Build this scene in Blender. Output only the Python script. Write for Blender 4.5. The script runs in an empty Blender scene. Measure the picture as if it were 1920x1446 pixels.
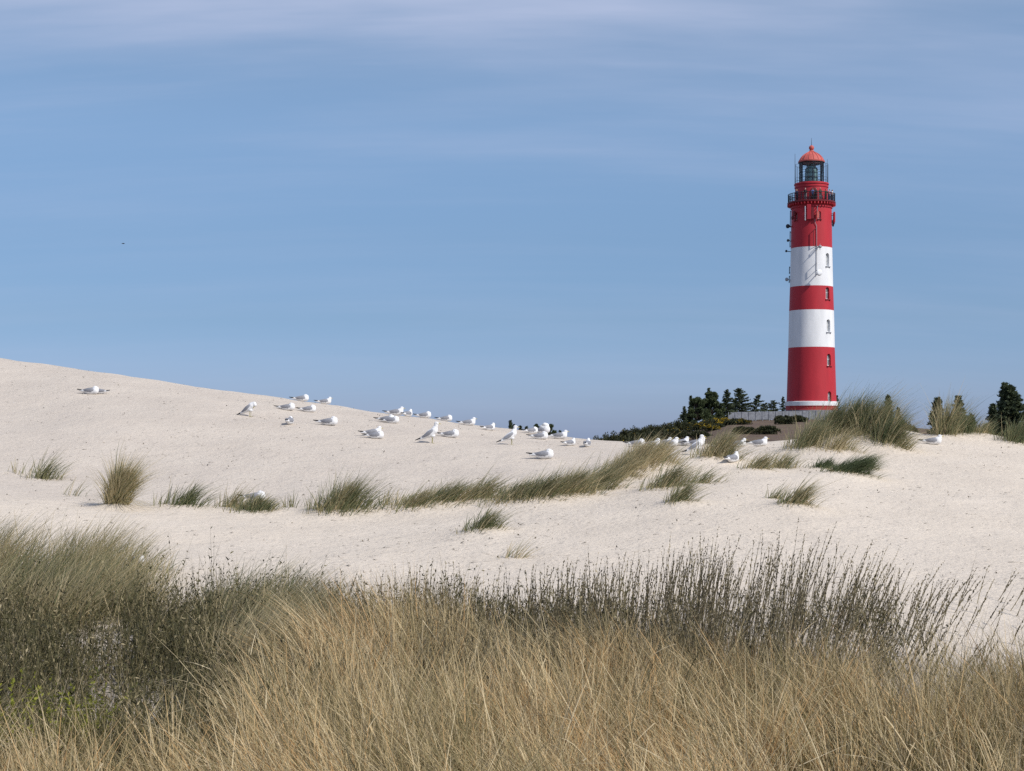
import bpy, bmesh, math, random
import numpy as np
from mathutils import Vector, Matrix
random.seed(7)
rng = np.random.default_rng(11)
SC = bpy.context.scene
COL = SC.collection
R = math.radians
F = 3000.0          # focal length in pixels of the 1920 px wide photograph
HY = 825.0          # row of the horizon
CX = 960.0

# ------------------------------------------------------------------ helpers
def link(o, parent=None):
    COL.objects.link(o)
    if parent is not None: o.parent = parent
    return o
def tag(o, label=None, cat=None, group=None, kind=None):
    if label: o['label'] = label
    if cat: o['category'] = cat
    if group: o['group'] = group
    if kind: o['kind'] = kind
    return o
def empty(name, loc, rz=0.0, scale=1.0):
    o = bpy.data.objects.new(name, None); o.empty_display_size = 0.2
    o.location = loc; o.rotation_euler = (0, 0, rz); o.scale = (scale,)*3
    return link(o)
def np_mesh(name, verts, quads, mat=None, parent=None, tint=None, smooth=False, attrs=None, mats=None, midx=None):
    """verts (N,3), quads (M,k) -> one linked mesh object."""
    verts = np.asarray(verts, np.float32); quads = np.asarray(quads, np.int32)
    me = bpy.data.meshes.new(name)
    me.vertices.add(len(verts)); me.vertices.foreach_set('co', verts.ravel())
    k = quads.shape[1]
    me.loops.add(quads.size); me.loops.foreach_set('vertex_index', quads.ravel())
    me.polygons.add(len(quads))
    me.polygons.foreach_set('loop_start', np.arange(0, quads.size, k, dtype=np.int32))
    me.polygons.foreach_set('loop_total', np.full(len(quads), k, np.int32))
    me.update(calc_edges=True)
    if smooth: me.polygons.foreach_set('use_smooth', np.ones(len(quads), bool))
    if tint is not None:
        a = me.attributes.new('tint', 'FLOAT', 'POINT'); a.data.foreach_set('value', np.asarray(tint, np.float32))
    for nm, val in (attrs or {}).items():
        a = me.attributes.new(nm, 'FLOAT', 'POINT'); a.data.foreach_set('value', np.asarray(val, np.float32))
    for m in (mats or ([mat] if mat else [])): me.materials.append(m)
    if midx is not None: me.polygons.foreach_set('material_index', np.asarray(midx, np.int32))
    me.validate()
    return link(bpy.data.objects.new(name, me), parent)
def bm_obj(name, bm, mat, parent=None, smooth=False):
    me = bpy.data.meshes.new(name); bm.to_mesh(me); bm.free()
    for m in (mat if isinstance(mat, (list, tuple)) else [mat]): me.materials.append(m)
    if smooth: me.polygons.foreach_set('use_smooth', [True]*len(me.polygons))
    return link(bpy.data.objects.new(name, me), parent)
def add_box(bm, c, s, rot=None):
    r = bmesh.ops.create_cube(bm, size=1.0)
    M = Matrix.Translation(c) @ (rot.to_4x4() if rot else Matrix()) @ Matrix.Diagonal((*s, 1))
    bmesh.ops.transform(bm, matrix=M, verts=r['verts'])
def add_tube(bm, p0, p1, r0, r1=None, seg=8):
    p0, p1 = Vector(p0), Vector(p1); d = p1-p0
    r = bmesh.ops.create_cone(bm, cap_ends=True, segments=seg, radius1=r0, radius2=r0 if r1 is None else r1, depth=d.length)
    M = Matrix.Translation((p0+p1)/2) @ Vector((0, 0, 1)).rotation_difference(d).to_matrix().to_4x4()
    bmesh.ops.transform(bm, matrix=M, verts=r['verts'])
def add_ball(bm, c, rad, sub=2, rot=None):
    r = bmesh.ops.create_icosphere(bm, subdivisions=sub, radius=1.0)
    rad = rad if hasattr(rad, '__len__') else (rad,)*3
    M = Matrix.Translation(c) @ (rot.to_4x4() if rot else Matrix()) @ Matrix.Diagonal((*rad, 1))
    bmesh.ops.transform(bm, matrix=M, verts=r['verts'])
def add_lathe(bm, prof, seg=64, cap=True):
    """prof: list of (radius, z)."""
    rows = []
    for r, z in prof:
        rows.append([bm.verts.new((r*math.cos(2*math.pi*i/seg), r*math.sin(2*math.pi*i/seg), z)) for i in range(seg)])
    for a, b in zip(rows, rows[1:]):
        for i in range(seg):
            j = (i+1) % seg
            bm.faces.new((a[i], a[j], b[j], b[i]))
    if cap:
        bm.faces.new(rows[-1]); bm.faces.new(list(reversed(rows[0])))
def remeshed(bm, voxel, smooth_it=4):
    """fuse the shapes in bm into ONE continuous surface; returns mesh data."""
    me = bpy.data.meshes.new('tmp'); bm.to_mesh(me); bm.free()
    o = link(bpy.data.objects.new('tmp', me))
    m = o.modifiers.new('r', 'REMESH'); m.mode = 'VOXEL'; m.voxel_size = voxel; m.use_smooth_shade = True
    if smooth_it:
        s = o.modifiers.new('s', 'SMOOTH'); s.iterations = smooth_it; s.factor = 0.5
    dg = bpy.context.evaluated_depsgraph_get()
    res = bpy.data.meshes.new_from_object(o.evaluated_get(dg))
    bpy.data.objects.remove(o); bpy.data.meshes.remove(me)
    return res

# ------------------------------------------------------------------ value noise
def _h(ix, iy, s):
    n = (ix.astype(np.int64)*374761393 + iy.astype(np.int64)*668265263 + s*1442695041) & 0xffffffff
    n = ((n ^ (n >> 13))*1274126177) & 0xffffffff
    return ((n ^ (n >> 16)) & 0xffff)/65535.0
def vnoise(x, y, s=0):
    x = np.asarray(x, float); y = np.asarray(y, float)
    ix, iy = np.floor(x), np.floor(y); fx, fy = x-ix, y-iy
    fx = fx*fx*(3-2*fx); fy = fy*fy*(3-2*fy)
    a = _h(ix, iy, s); b = _h(ix+1, iy, s); c = _h(ix, iy+1, s); d = _h(ix+1, iy+1, s)
    return (a*(1-fx)+b*fx)*(1-fy)+(c*(1-fx)+d*fx)*fy
def fbm(x, y, s=0, o=3):
    v = 0; a = 0.5
    for i in range(o):
        v = v + a*vnoise(x*2**i, y*2**i, s+i*17); a *= 0.5
    return v/(1-0.5**o)

# ------------------------------------------------------------------ materials
def new_mat(name):
    m = bpy.data.materials.new(name); m.use_nodes = True
    nt = m.node_tree; nt.nodes.clear()
    out = nt.nodes.new('ShaderNodeOutputMaterial')
    return m, nt, out
def nd(nt, t, **kw):
    n = nt.nodes.new(t)
    for k, v in kw.items(): setattr(n, k, v)
    return n
def ramp(nt, fac, stops, interp='LINEAR'):
    r = nd(nt, 'ShaderNodeValToRGB'); r.color_ramp.interpolation = interp
    el = r.color_ramp.elements
    while len(el) < len(stops): el.new(0.5)
    for e, (p, c) in zip(el, stops):
        e.position = p; e.color = (*c, 1)
    nt.links.new(fac, r.inputs[0]); return r.outputs[0]
def simple(name, col, rough=0.6, metal=0.0, noise=0.12, nscale=6.0, bump=0.0, spec=0.3):
    m, nt, out = new_mat(name)
    b = nd(nt, 'ShaderNodeBsdfPrincipled')
    b.inputs['Roughness'].default_value = rough; b.inputs['Metallic'].default_value = metal
    b.inputs['Specular IOR Level'].default_value = spec
    tc = nd(nt, 'ShaderNodeTexCoord'); nz = nd(nt, 'ShaderNodeTexNoise')
    nz.inputs['Scale'].default_value = nscale; nz.inputs['Detail'].default_value = 5
    nt.links.new(tc.outputs['Object'], nz.inputs['Vector'])
    c = ramp(nt, nz.outputs['Fac'], [(0.3, tuple(v*(1-noise) for v in col)), (0.7, tuple(min(1, v*(1+noise)) for v in col))])
    nt.links.new(c, b.inputs['Base Color'])
    if bump:
        bp = nd(nt, 'ShaderNodeBump'); bp.inputs['Strength'].default_value = bump; bp.inputs['Distance'].default_value = 0.02
        nt.links.new(nz.outputs['Fac'], bp.inputs['Height']); nt.links.new(bp.outputs[0], b.inputs['Normal'])
    nt.links.new(b.outputs[0], out.inputs[0]); return m
def leafy(name, stops, trans=0.25, rough=0.65):
    """foliage: one colour per blade / leaf, from its own 'tint' attribute."""
    m, nt, out = new_mat(name)
    at = nd(nt, 'ShaderNodeAttribute'); at.attribute_name = 'tint'
    c = ramp(nt, at.outputs['Fac'], stops)
    b = nd(nt, 'ShaderNodeBsdfPrincipled'); b.inputs['Roughness'].default_value = rough
    b.inputs['Specular IOR Level'].default_value = 0.25
    t = nd(nt, 'ShaderNodeBsdfTranslucent'); mx = nd(nt, 'ShaderNodeMixShader'); mx.inputs[0].default_value = trans
    nt.links.new(c, b.inputs['Base Color']); nt.links.new(c, t.inputs['Color'])
    nt.links.new(b.outputs[0], mx.inputs[1]); nt.links.new(t.outputs[0], mx.inputs[2])
    nt.links.new(mx.outputs[0], out.inputs[0]); return m

# ------------------------------------------------------------------ terrain
# measured profiles of the dune: for a column of the photograph, (distance, row) pairs, then the crest
COLS = {
 -300: [(6,1690),(8,1470),(10,1340),(12,1240),(14,1140),(16,1050),(20,930),(24,870),(28,800),(32,725),(36,648),(39,623)],
    0: [(6,1690),(8,1470),(10,1340),(12,1240),(14,1140),(16,1055),(20,945),(24,890),(28,815),(32,748),(36,682),(38.5,668)],
  200: [(6,1690),(8,1470),(10,1345),(12,1240),(14,1145),(16,1065),(20,965),(22,948),(24,910),(28,805),(32,738),(35,701),(37,695)],
  400: [(6,1690),(8,1470),(10,1345),(12,1230),(14,1135),(16,1065),(20,980),(22,955),(24,910),(27,835),(30,775),(33,736),(35.5,727)],
  600: [(6,1690),(8,1470),(10,1340),(12,1225),(14,1130),(16,1062),(20,985),(22,958),(24,905),(27,838),(30,788),(33,762),(35,756)],
  800: [(6,1690),(8,1470),(10,1340),(12,1220),(14,1125),(16,1060),(20,975),(22,945),(24,905),(27,845),(30,806),(32.5,786),(34,783)],
  960: [(6,1690),(8,1470),(10,1340),(12,1215),(14,1120),(16,1055),(20,965),(22,940),(24,900),(26,862),(29,826),(32,808),(33.5,805)],
 1110: [(6,1690),(8,1470),(10,1335),(12,1210),(14,1115),(16,1048),(20,950),(22,922),(24,890),(26,862),(29,838),(32,824),(33.5,822)],
 1250: [(6,1690),(8,1470),(10,1335),(12,1203),(14,1110),(16,1040),(20,935),(22,900),(24,866),(26,858),(29,842),(31.5,833),(33,831)],
 1370: [(6,1690),(8,1470),(10,1330),(12,1198),(14,1105),(16,1035),(20,930),(22,900),(24,878),(26,862),(28.5,846),(31.5,834),(33,833)],
 1500: [(6,1690),(8,1470),(10,1330),(12,1195),(14,1100),(16,1030),(20,932),(22,902),(24,880),(26,858),(28.5,838),(31,825),(32.5,824)],
 1600: [(6,1690),(8,1470),(10,1330),(12,1190),(14,1098),(16,1030),(20,938),(22,912),(24,884),(26,856),(28,832),(30,814),(32,808)],
 1690: [(6,1690),(8,1470),(10,1330),(12,1188),(14,1098),(16,1035),(20,942),(22,916),(24,888),(26,862),(28,838),(30,816),(33,800),(34,799)],
 1760: [(6,1690),(8,1470),(10,1330),(12,1185),(14,1100),(16,1038),(20,945),(22,920),(24,894),(26,866),(28,842),(30,826),(31.5,821)],
 1850: [(6,1690),(8,1470),(10,1330),(12,1183),(14,1100),(16,1040),(20,950),(22,925),(24,900),(26,872),(28,848),(30,828),(31.5,821)],
 1920: [(6,1690),(8,1470),(10,1330),(12,1180),(14,1100),(16,1042),(20,954),(22,930),(24,906),(26,880),(28,855),(30,836),(31.5,830)],
 2300: [(6,1690),(8,1470),(10,1330),(12,1180),(14,1110),(16,1050),(20,970),(24,930),(28,885),(30,860),(31.5,850)],
}
PXS = np.arange(-1000, 3001, 10.0); YS = np.arange(0, 70.01, 0.25)
def _table():
    keys = sorted(COLS); zz = []
    for k in keys:
        p = COLS[k]; yy = [0.0, 4.0] + [a for a, b in p]
        z = [-1.7, -1.72] + [(HY-b)/F*a for a, b in p]
        yc, zc = yy[-1], z[-1]
        yy += [yc+1.5, yc+4, yc+8, yc+16, yc+30, 100]; z += [zc-0.10, zc-0.65, zc-2.0, zc-5.0, -8, -8]
        zz.append(np.interp(YS, yy, z))
    zz = np.array(zz)
    T = np.array([np.interp(PXS, keys, zz[:, j]) for j in range(len(YS))]).T
    def blur(A, s, ax):
        n = int(3*s)+1; k = np.exp(-0.5*(np.arange(-n, n+1)/s)**2); k /= k.sum()
        A = np.pad(A, [(n, n) if i == ax else (0, 0) for i in (0, 1)], mode='edge')
        return np.apply_along_axis(lambda v: np.convolve(v, k, 'valid'), ax, A)
    return blur(blur(T, 2.6, 1), 2.8, 0)
TAB = _table()
MOUNDS = []     # (x, y, radius, height): little hummocks caught by the grass tufts
HILL_PX = [300, 700, 900, 1000, 1110, 1200, 1300, 1370, 1480, 1600, 1700, 1800, 1900, 2100, 2600]
HILL_PY = [895, 888, 878, 866, 846, 824, 806, 789, 786, 786, 800, 810, 815, 828, 842]
def H(x, y):
    x = np.asarray(x, float); y = np.asarray(y, float)
    ys = np.maximum(y, 6.0); px = CX + F*x/ys
    a = np.clip((px-PXS[0])/10.0, 0, len(PXS)-1.001); b = np.clip(y/0.25, 0, len(YS)-1.001)
    i, j = a.astype(int), b.astype(int); fa, fb = a-i, b-j
    D = (TAB[i, j]*(1-fa)+TAB[i+1, j]*fa)*(1-fb)+(TAB[i, j+1]*(1-fa)+TAB[i+1, j+1]*fa)*fb
    near = np.clip((y-4)/6, 0, 1)
    D = D + near*(0.10*(fbm(x*0.55+3, y*0.55, 3, 2)-0.5) + 0.035*(fbm(x*1.9, y*1.4, 9, 3)-0.5) + 0.016*(fbm(x*4.5, y*3.5, 13, 2)-0.5))*np.clip((44-y)/4, 0, 1)
    for mx, my, mr, mh in MOUNDS:
        D = D + mh*np.exp(-((x-mx)**2+(y-my)**2)/(mr*mr))
    hz = (HY-np.interp(px, HILL_PX, HILL_PY))/F*245.0
    t = np.clip((y-55)/190.0, 0, 1); t = t*t*(3-2*t)*0.35+t*0.65
    t2 = np.clip((y-262)/300.0, 0, 1); t2 = t2*t2*(3-2*t2)
    Fz = -3.2 + (hz+3.2)*t*(1-t2) + np.clip((y-50)/60, 0, 1)*0.5*(fbm(x*0.06, y*0.06, 5, 3)-0.5)
    k = 0.5; h = np.clip(0.5+0.5*(D-Fz)/k, 0, 1)
    return Fz*(1-h)+D*h + k*h*(1-h)
def P(px, py, Y): return Vector(((px-CX)/F*Y, Y, (HY-py)/F*Y))
def hit(px, py, y0=5.0, y1=60.0):
    """where the sight line through a pixel of the photograph meets the ground."""
    ys = np.arange(y0, y1, 0.04); xs = (px-CX)/F*ys
    z = (HY-py)/F*ys; g = H(xs, ys)
    w = np.nonzero(g >= z)[0]
    i = w[0] if len(w) else int(np.argmax(g-z))
    return Vector((xs[i], ys[i], g[i]))
def on(px, Y):
    x = (px-CX)/F*Y; return Vector((x, Y, float(H(x, Y))))

# grass tufts of the middle distance: column, base row, spread px, height px, blades, tint centre, tint spread, lean, label
TUFTS = [
 (80, 898, 34, 52, 160, .35, .25, .30, 'sparse green grass tuft highest on the left dune slope'),
 (30, 888, 30, 38, 14, .50, .2, .10, 'few bare dark stalks at the left edge of the dune slope'),
 (140, 930, 30, 40, 14, .55, .2, .40, 'few thin stalks left of the bushy brown tuft'),
 (219, 956, 16, 84, 1300, .62, .30, .12, 'bushy brown round grass tuft standing alone on the left sand'),
 (345, 956, 48, 48, 260, .30, .25, .38, 'sparse pale green grass tuft right of the bushy brown one'),
 (432, 956, 24, 44, 140, .45, .25, .30, 'thin upright grass tuft touching the nest of the gull'),
 (478, 966, 44, 32, 520, .32, .3, .25, 'low dense green grass tuft with a gull nesting on it'),
 (545, 955, 22, 36, 26, .5, .2, .05, 'few thin stalks right of the nesting gull'),
 (640, 970, 54, 64, 800, .36, .3, .24, 'dome of green and brown grass right of the nesting gull'),
 (724, 955, 22, 42, 36, .5, .25, .15, 'few stalks at the left end of the grass ridge'),
 (775, 962, 40, 36, 330, .38, .3, .45, 'low grass tuft that begins the ridge line on the left'),
 (835, 955, 44, 42, 400, .36, .3, .45, 'low grass tuft second along the ridge line'),
 (895, 948, 40, 46, 400, .38, .3, .45, 'leaning grass tuft third along the ridge line'),
 (965, 949, 40, 40, 480, .34, .3, .42, 'dark green grass tuft in the middle of the ridge line'),
 (1015, 946, 38, 46, 520, .36, .3, .42, 'leaning green grass tuft above the lone low tuft'),
 (1065, 938, 38, 50, 560, .45, .35, .40, 'green and straw grass tuft in the rising part of the ridge line'),
 (1110, 928, 36, 52, 560, .48, .35, .38, 'grass tuft spilling forward from the rising ridge line'),
 (1150, 908, 34, 52, 560, .46, .35, .35, 'tall grass tuft just below the golden ridge end'),
 (1192, 890, 36, 54, 640, .60, .35, .32, 'golden grass tuft at the top end of the ridge line'),
 (1228, 876, 34, 40, 420, .66, .3, .40, 'pale straw grass tuft in front of the row of gulls'),
 (1248, 922, 40, 52, 380, .42, .3, .42, 'leaning grass tuft on the slope right of the ridge end'),
 (1272, 948, 26, 44, 260, .42, .3, .42, 'lowest grass tuft on the slope right of the ridge end'),
 (1312, 906, 36, 34, 110, .40, .3, .45, 'faint sparse grass tuft on sand under the standing gull'),
 (1345, 868, 36, 52, 640, .64, .3, .30, 'golden grass tuft hiding the standing gull near the row'),
 (1418, 886, 28, 32, 240, .52, .3, .50, 'small flattened grass tuft below the crest gulls'),
 (1462, 878, 34, 36, 200, .42, .3, .35, 'sparse grass tuft between flattened tuft and big mound'),
 (1592, 898, 40, 32, 800, .10, .16, .75, 'dark green grass tuft on sand below the big mound'),
 (1546, 886, 28, 20, 320, .10, .16, .3, 'small dark green grass tuft beside the larger dark one'),
 (1622, 884, 20, 26, 260, .2, .25, .5, 'short dark tuft at the right of the dark green one'),
 (1490, 953, 30, 44, 300, .50, .3, .45, 'lone leaning grass tuft on open sand on the right'),
 (1452, 935, 18, 34, 40, .50, .3, .45, 'few thin stalks left of the lone leaning tuft'),
 (905, 1000, 28, 40, 240, .22, .25, .36, 'lone low green tuft on sand under the ridge line'),
 (965, 1046, 26, 44, 26, .45, .2, .5, 'wispy grey grass tuft just behind the willow stems'),
 (1510, 852, 32, 58, 620, .42, .35, .28, 'grass at the left foot of the big mound'),
 (1548, 838, 34, 72, 900, .32, .35, .28, 'tall green grass on the left shoulder of the big mound'),
 (1592, 835, 36, 76, 1000, .36, .35, .26, 'tall grass at the top of the big mound'),
 (1632, 838, 34, 72, 900, .40, .35, .28, 'tall grass on the right shoulder of the big mound'),
 (1665, 845, 30, 62, 760, .44, .35, .30, 'long leaning grass at the right end of the big mound'),
 (1570, 852, 40, 44, 300, .66, .3, .35, 'straw coloured grass spilling down the big mound'),
 (1692, 850, 24, 34, 80, .5, .3, .5, 'thin flattened grass just left of the lone right gull'),
 (1772, 822, 24, 80, 420, .56, .3, .06, 'tall upright grass tuft with golden blades on the right crest'),
 (1808, 822, 30, 48, 320, .40, .3, .10, 'green tuft beside the tall upright one on the right crest'),
 (1842, 822, 30, 28, 220, .40, .3, .25, 'low grass tuft on the right crest under the big spruce'),
 (1904, 834, 28, 44, 460, .30, .25, .20, 'dense green grass tuft at the right edge on the crest'),
]
tuft_pos = []
for t in TUFTS:
    p = hit(t[0], t[1]); tuft_pos.append(p)
for t, p in zip(TUFTS, tuft_pos):
    if t[4] > 200: MOUNDS.append((p.x, p.y+0.05, t[2]/F*p.y*1.3+0.1, 0.07 if t[4] < 600 else 0.12))
# dips and slack between grass and gull field
def ground():
    v = []
    rows = np.concatenate([np.arange(-14, 6, 0.5), np.arange(6, 46, 0.14), np.geomspace(46, 5000, 130)])
    us = np.sign(np.linspace(-1, 1, 521))*(np.abs(np.linspace(-1, 1, 521))**1.5)*1.6
    X = (rows[:, None]+15.0)*us[None, :]; Y = np.repeat(rows[:, None], len(us), 1)
    Z = H(X, Y)
    n, m = X.shape
    idx = np.arange(n*m).reshape(n, m)
    q = np.stack([idx[:-1, :-1], idx[:-1, 1:], idx[1:, 1:], idx[1:, :-1]], -1).reshape(-1, 4)
    ys = np.maximum(Y, 6); px = CX+F*X/ys
    heath = np.clip((Y-48)/6, 0, 1)
    yb = np.interp(px, [-200, 100, 300, 420, 600, 900, 1200, 1500, 1800, 2000], [13.5, 13.5, 12.0, 12.2, 12.4, 12.6, 12.2, 11.2, 10.0, 10.0])
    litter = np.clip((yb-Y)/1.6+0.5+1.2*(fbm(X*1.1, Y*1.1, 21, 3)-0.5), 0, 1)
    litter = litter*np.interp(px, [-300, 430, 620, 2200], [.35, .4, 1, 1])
    front = np.clip((np.interp(px, [0, 700, 1000, 1250, 1500], [21, 22, 23.5, 25.5, 40])-Y)/2.0+0.5, 0, 1)
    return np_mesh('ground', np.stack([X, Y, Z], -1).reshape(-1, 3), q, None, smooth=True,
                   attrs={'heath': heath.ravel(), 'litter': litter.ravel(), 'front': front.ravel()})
G = ground(); tag(G, 'white sand dune with heath behind it', None, None, 'structure')
def mat_ground():
    m, nt, out = new_mat('dune_sand')
    L = nt.links.new
    tc = nd(nt, 'ShaderNodeTexCoord')
    b = nd(nt, 'ShaderNodeBsdfPrincipled'); b.inputs['Roughness'].default_value = 0.9; b.inputs['Specular IOR Level'].default_value = 0.12
    def noise(sc, det=4, vec=None, rough=0.55):
        n = nd(nt, 'ShaderNodeTexNoise'); n.inputs['Scale'].default_value = sc; n.inputs['Detail'].default_value = det
        n.inputs['Roughness'].default_value = rough
        L(vec or tc.outputs['Object'], n.inputs['Vector']); return n.outputs['Fac']
    def attr(n):
        a = nd(nt, 'ShaderNodeAttribute'); a.attribute_name = n; return a.outputs['Fac']
    def mix(f, a, c):
        n = nd(nt, 'ShaderNodeMix', data_type='RGBA')
        if isinstance(f, float): n.inputs['Factor'].default_value = f
        else: L(f, n.inputs['Factor'])
        for s, v in (('A', a), ('B', c)):
            k = [i for i in n.inputs if i.name == s and i.type == 'RGBA'][0]
            if isinstance(v, tuple): k.default_value = (*v, 1)
            else: L(v, k)
        return [o for o in n.outputs if o.type == 'RGBA'][0]
    back = ramp(nt, noise(0.8, 6), [(0.25, SAND_BACK[0]), (0.75, SAND_BACK[1])])
    frnt = ramp(nt, noise(0.7, 6), [(0.25, SAND_FRONT[0]), (0.75, SAND_FRONT[1])])
    sand = mix(attr('front'), back, frnt)
    # grains and drifted specks of dark plant matter
    mp = nd(nt, 'ShaderNodeMapping'); mp.inputs['Scale'].default_value = (1.0, 0.55, 1.0); mp.inputs['Rotation'].default_value = (0, 0, 0.25)
    L(tc.outputs['Object'], mp.inputs['Vector'])
    sp = ramp(nt, noise(13, 5, mp.outputs[0], 0.7), [(0.56, (0, 0, 0)), (0.72, (1, 1, 1))])
    sp2 = nd(nt, 'ShaderNodeMath', operation='MULTIPLY'); L(sp, sp2.inputs[0]); sp2.inputs[1].default_value = 0.35
    sand = mix(sp2.outputs[0], sand, (0.36, 0.31, 0.26))
    # tiny grain mottling
    gr = ramp(nt, noise(38, 3), [(0.3, (0.92, 0.92, 0.92)), (0.7, (1.05, 1.05, 1.05))])
    mm = nd(nt, 'ShaderNodeMix', data_type='RGBA', blend_type='MULTIPLY'); mm.inputs['Factor'].default_value = 1.0
    cs = [i for i in mm.inputs if i.type == 'RGBA']; L(sand, cs[0]); L(gr, cs[1])
    sand = [o for o in mm.outputs if o.type == 'RGBA'][0]
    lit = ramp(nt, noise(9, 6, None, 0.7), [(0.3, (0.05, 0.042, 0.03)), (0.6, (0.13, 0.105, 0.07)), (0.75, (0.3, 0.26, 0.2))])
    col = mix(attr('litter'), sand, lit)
    hth = ramp(nt, noise(0.35, 8, None, 0.65), [(0.3, (0.085, 0.06, 0.045)), (0.5, (0.14, 0.098, 0.075)), (0.62, (0.15, 0.12, 0.07)), (0.75, (0.07, 0.075, 0.035))])
    col = mix(attr('heath'), col, hth)
    L(col, b.inputs['Base Color'])
    # relief: wind ripples, trampled dimples
    w = noise(4, 7, None, 0.62); w2 = noise(17, 5, None, 0.65)
    ad = nd(nt, 'ShaderNodeMath', operation='ADD'); L(w, ad.inputs[0])
    mu = nd(nt, 'ShaderNodeMath', operation='MULTIPLY'); L(w2, mu.inputs[0]); mu.inputs[1].default_value = 0.6; L(mu.outputs[0], ad.inputs[1])
    bp = nd(nt, 'ShaderNodeBump'); bp.inputs['Strength'].default_value = 0.6; bp.inputs['Distance'].default_value = 0.06
    L(ad.outputs[0], bp.inputs['Height']); L(bp.outputs[0], b.inputs['Normal'])
    L(b.outputs[0], out.inputs[0]); return m
SAND_BACK = ((0.55, 0.482, 0.410), (0.62, 0.548, 0.465))
SAND_FRONT = ((0.63, 0.550, 0.455), (0.70, 0.615, 0.512))
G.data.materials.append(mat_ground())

# ------------------------------------------------------------------ blades, leaves
def strips(base, d, bend, length, width, seg, tint, face=None, droop=None):
    """flat tapering ribbons; returns verts, quads, tint."""
    n = len(base); t = np.linspace(0, 1, seg+1)[None, :, None]
    pts = base[:, None, :] + length[:, None, None]*(t*d[:, None, :] + t*t*bend[:, None, :])
    if face is None: face = rng.uniform(0, math.pi, n)
    side = np.stack([np.cos(face), np.sin(face), np.zeros(n)], -1)
    w = (width[:, None]*(1-0.9*np.linspace(0, 1, seg+1)[None, :]**1.6))[:, :, None]*0.5
    v = np.stack([pts-side[:, None, :]*w, pts+side[:, None, :]*w], 2).reshape(-1, 3)
    base_i = (np.arange(n)*(seg+1)*2)[:, None]
    k = np.arange(seg)*2
    q = np.stack([base_i+k, base_i+k+1, base_i+k+3, base_i+k+2], -1).reshape(-1, 4)
    return v, q, np.repeat(tint, (seg+1)*2)
class Acc:
    def __init__(s): s.v, s.q, s.t, s.n = [], [], [], 0
    def add(s, v, q, t):
        s.v.append(v); s.q.append(q+s.n); s.t.append(t); s.n += len(v)
    def build(s, name, mat, parent=None, origin=None):
        v = np.concatenate(s.v)
        if origin is not None: v = v-np.array(origin)[None, :]
        o = np_mesh(name, v, np.concatenate(s.q), mat, parent, np.concatenate(s.t))
        if origin is not None and parent is None: o.location = origin
        return o
def norm(a): return a/np.linalg.norm(a, axis=-1, keepdims=True)
def leaves(centres, size, tint, dirs=None, aspect=0.45):
    """small pointed leaf quads, one per centre."""
    n = len(centres)
    d = norm(rng.normal(size=(n, 3))) if dirs is None else norm(dirs)
    s = norm(np.cross(d, norm(rng.normal(size=(n, 3)))))
    L = size[:, None]; 
    a = centres-d*L*0.5; c = centres+d*L*0.5
    m = centres-d*L*0.08
    v = np.stack([a, m+s*L*aspect*0.5, c, m-s*L*aspect*0.5], 1).reshape(-1, 3)
    q = np.arange(4*n).reshape(n, 4)
    return v, q, np.repeat(tint, 4)

M_TUFT = leafy('marram_blades', [(0.0, (0.075, 0.10, 0.045)), (0.25, (0.155, 0.178, 0.085)), (0.5, (0.28, 0.26, 0.14)), (0.72, (0.43, 0.355, 0.195)), (1.0, (0.60, 0.50, 0.31))], 0.3)
M_DRY = leafy('dry_blades', [(0.0, (0.06, 0.058, 0.022)), (0.18, (0.16, 0.135, 0.055)), (0.38, (0.34, 0.275, 0.14)), (0.58, (0.54, 0.425, 0.235)), (0.76, (0.72, 0.60, 0.385)), (0.86, (0.63, 0.46, 0.235)), (1.0, (0.58, 0.37, 0.17))], 0.22)
M_WILLOW = leafy('willow_twigs', [(0.0, (0.08, 0.068, 0.042)), (0.35, (0.178, 0.145, 0.088)), (0.7, (0.26, 0.222, 0.13)), (1.0, (0.38, 0.32, 0.21))], 0.15)
M_LITTER = leafy('litter_bits', [(0.0, (0.06, 0.05, 0.035)), (0.5, (0.18, 0.15, 0.11)), (1.0, (0.38, 0.33, 0.27))], 0.0, 0.95)
M_SCRUB = leafy('scrub_leaves', [(0.0, (0.03, 0.03, 0.014)), (0.4, (0.09, 0.084, 0.036)), (0.7, (0.20, 0.17, 0.085)), (1.0, (0.42, 0.35, 0.21))], 0.2)
M_LIME = leafy('lime_leaves', [(0.0, (0.10, 0.12, 0.02)), (0.6, (0.24, 0.25, 0.03)), (1.0, (0.36, 0.35, 0.06))], 0.3)

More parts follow.
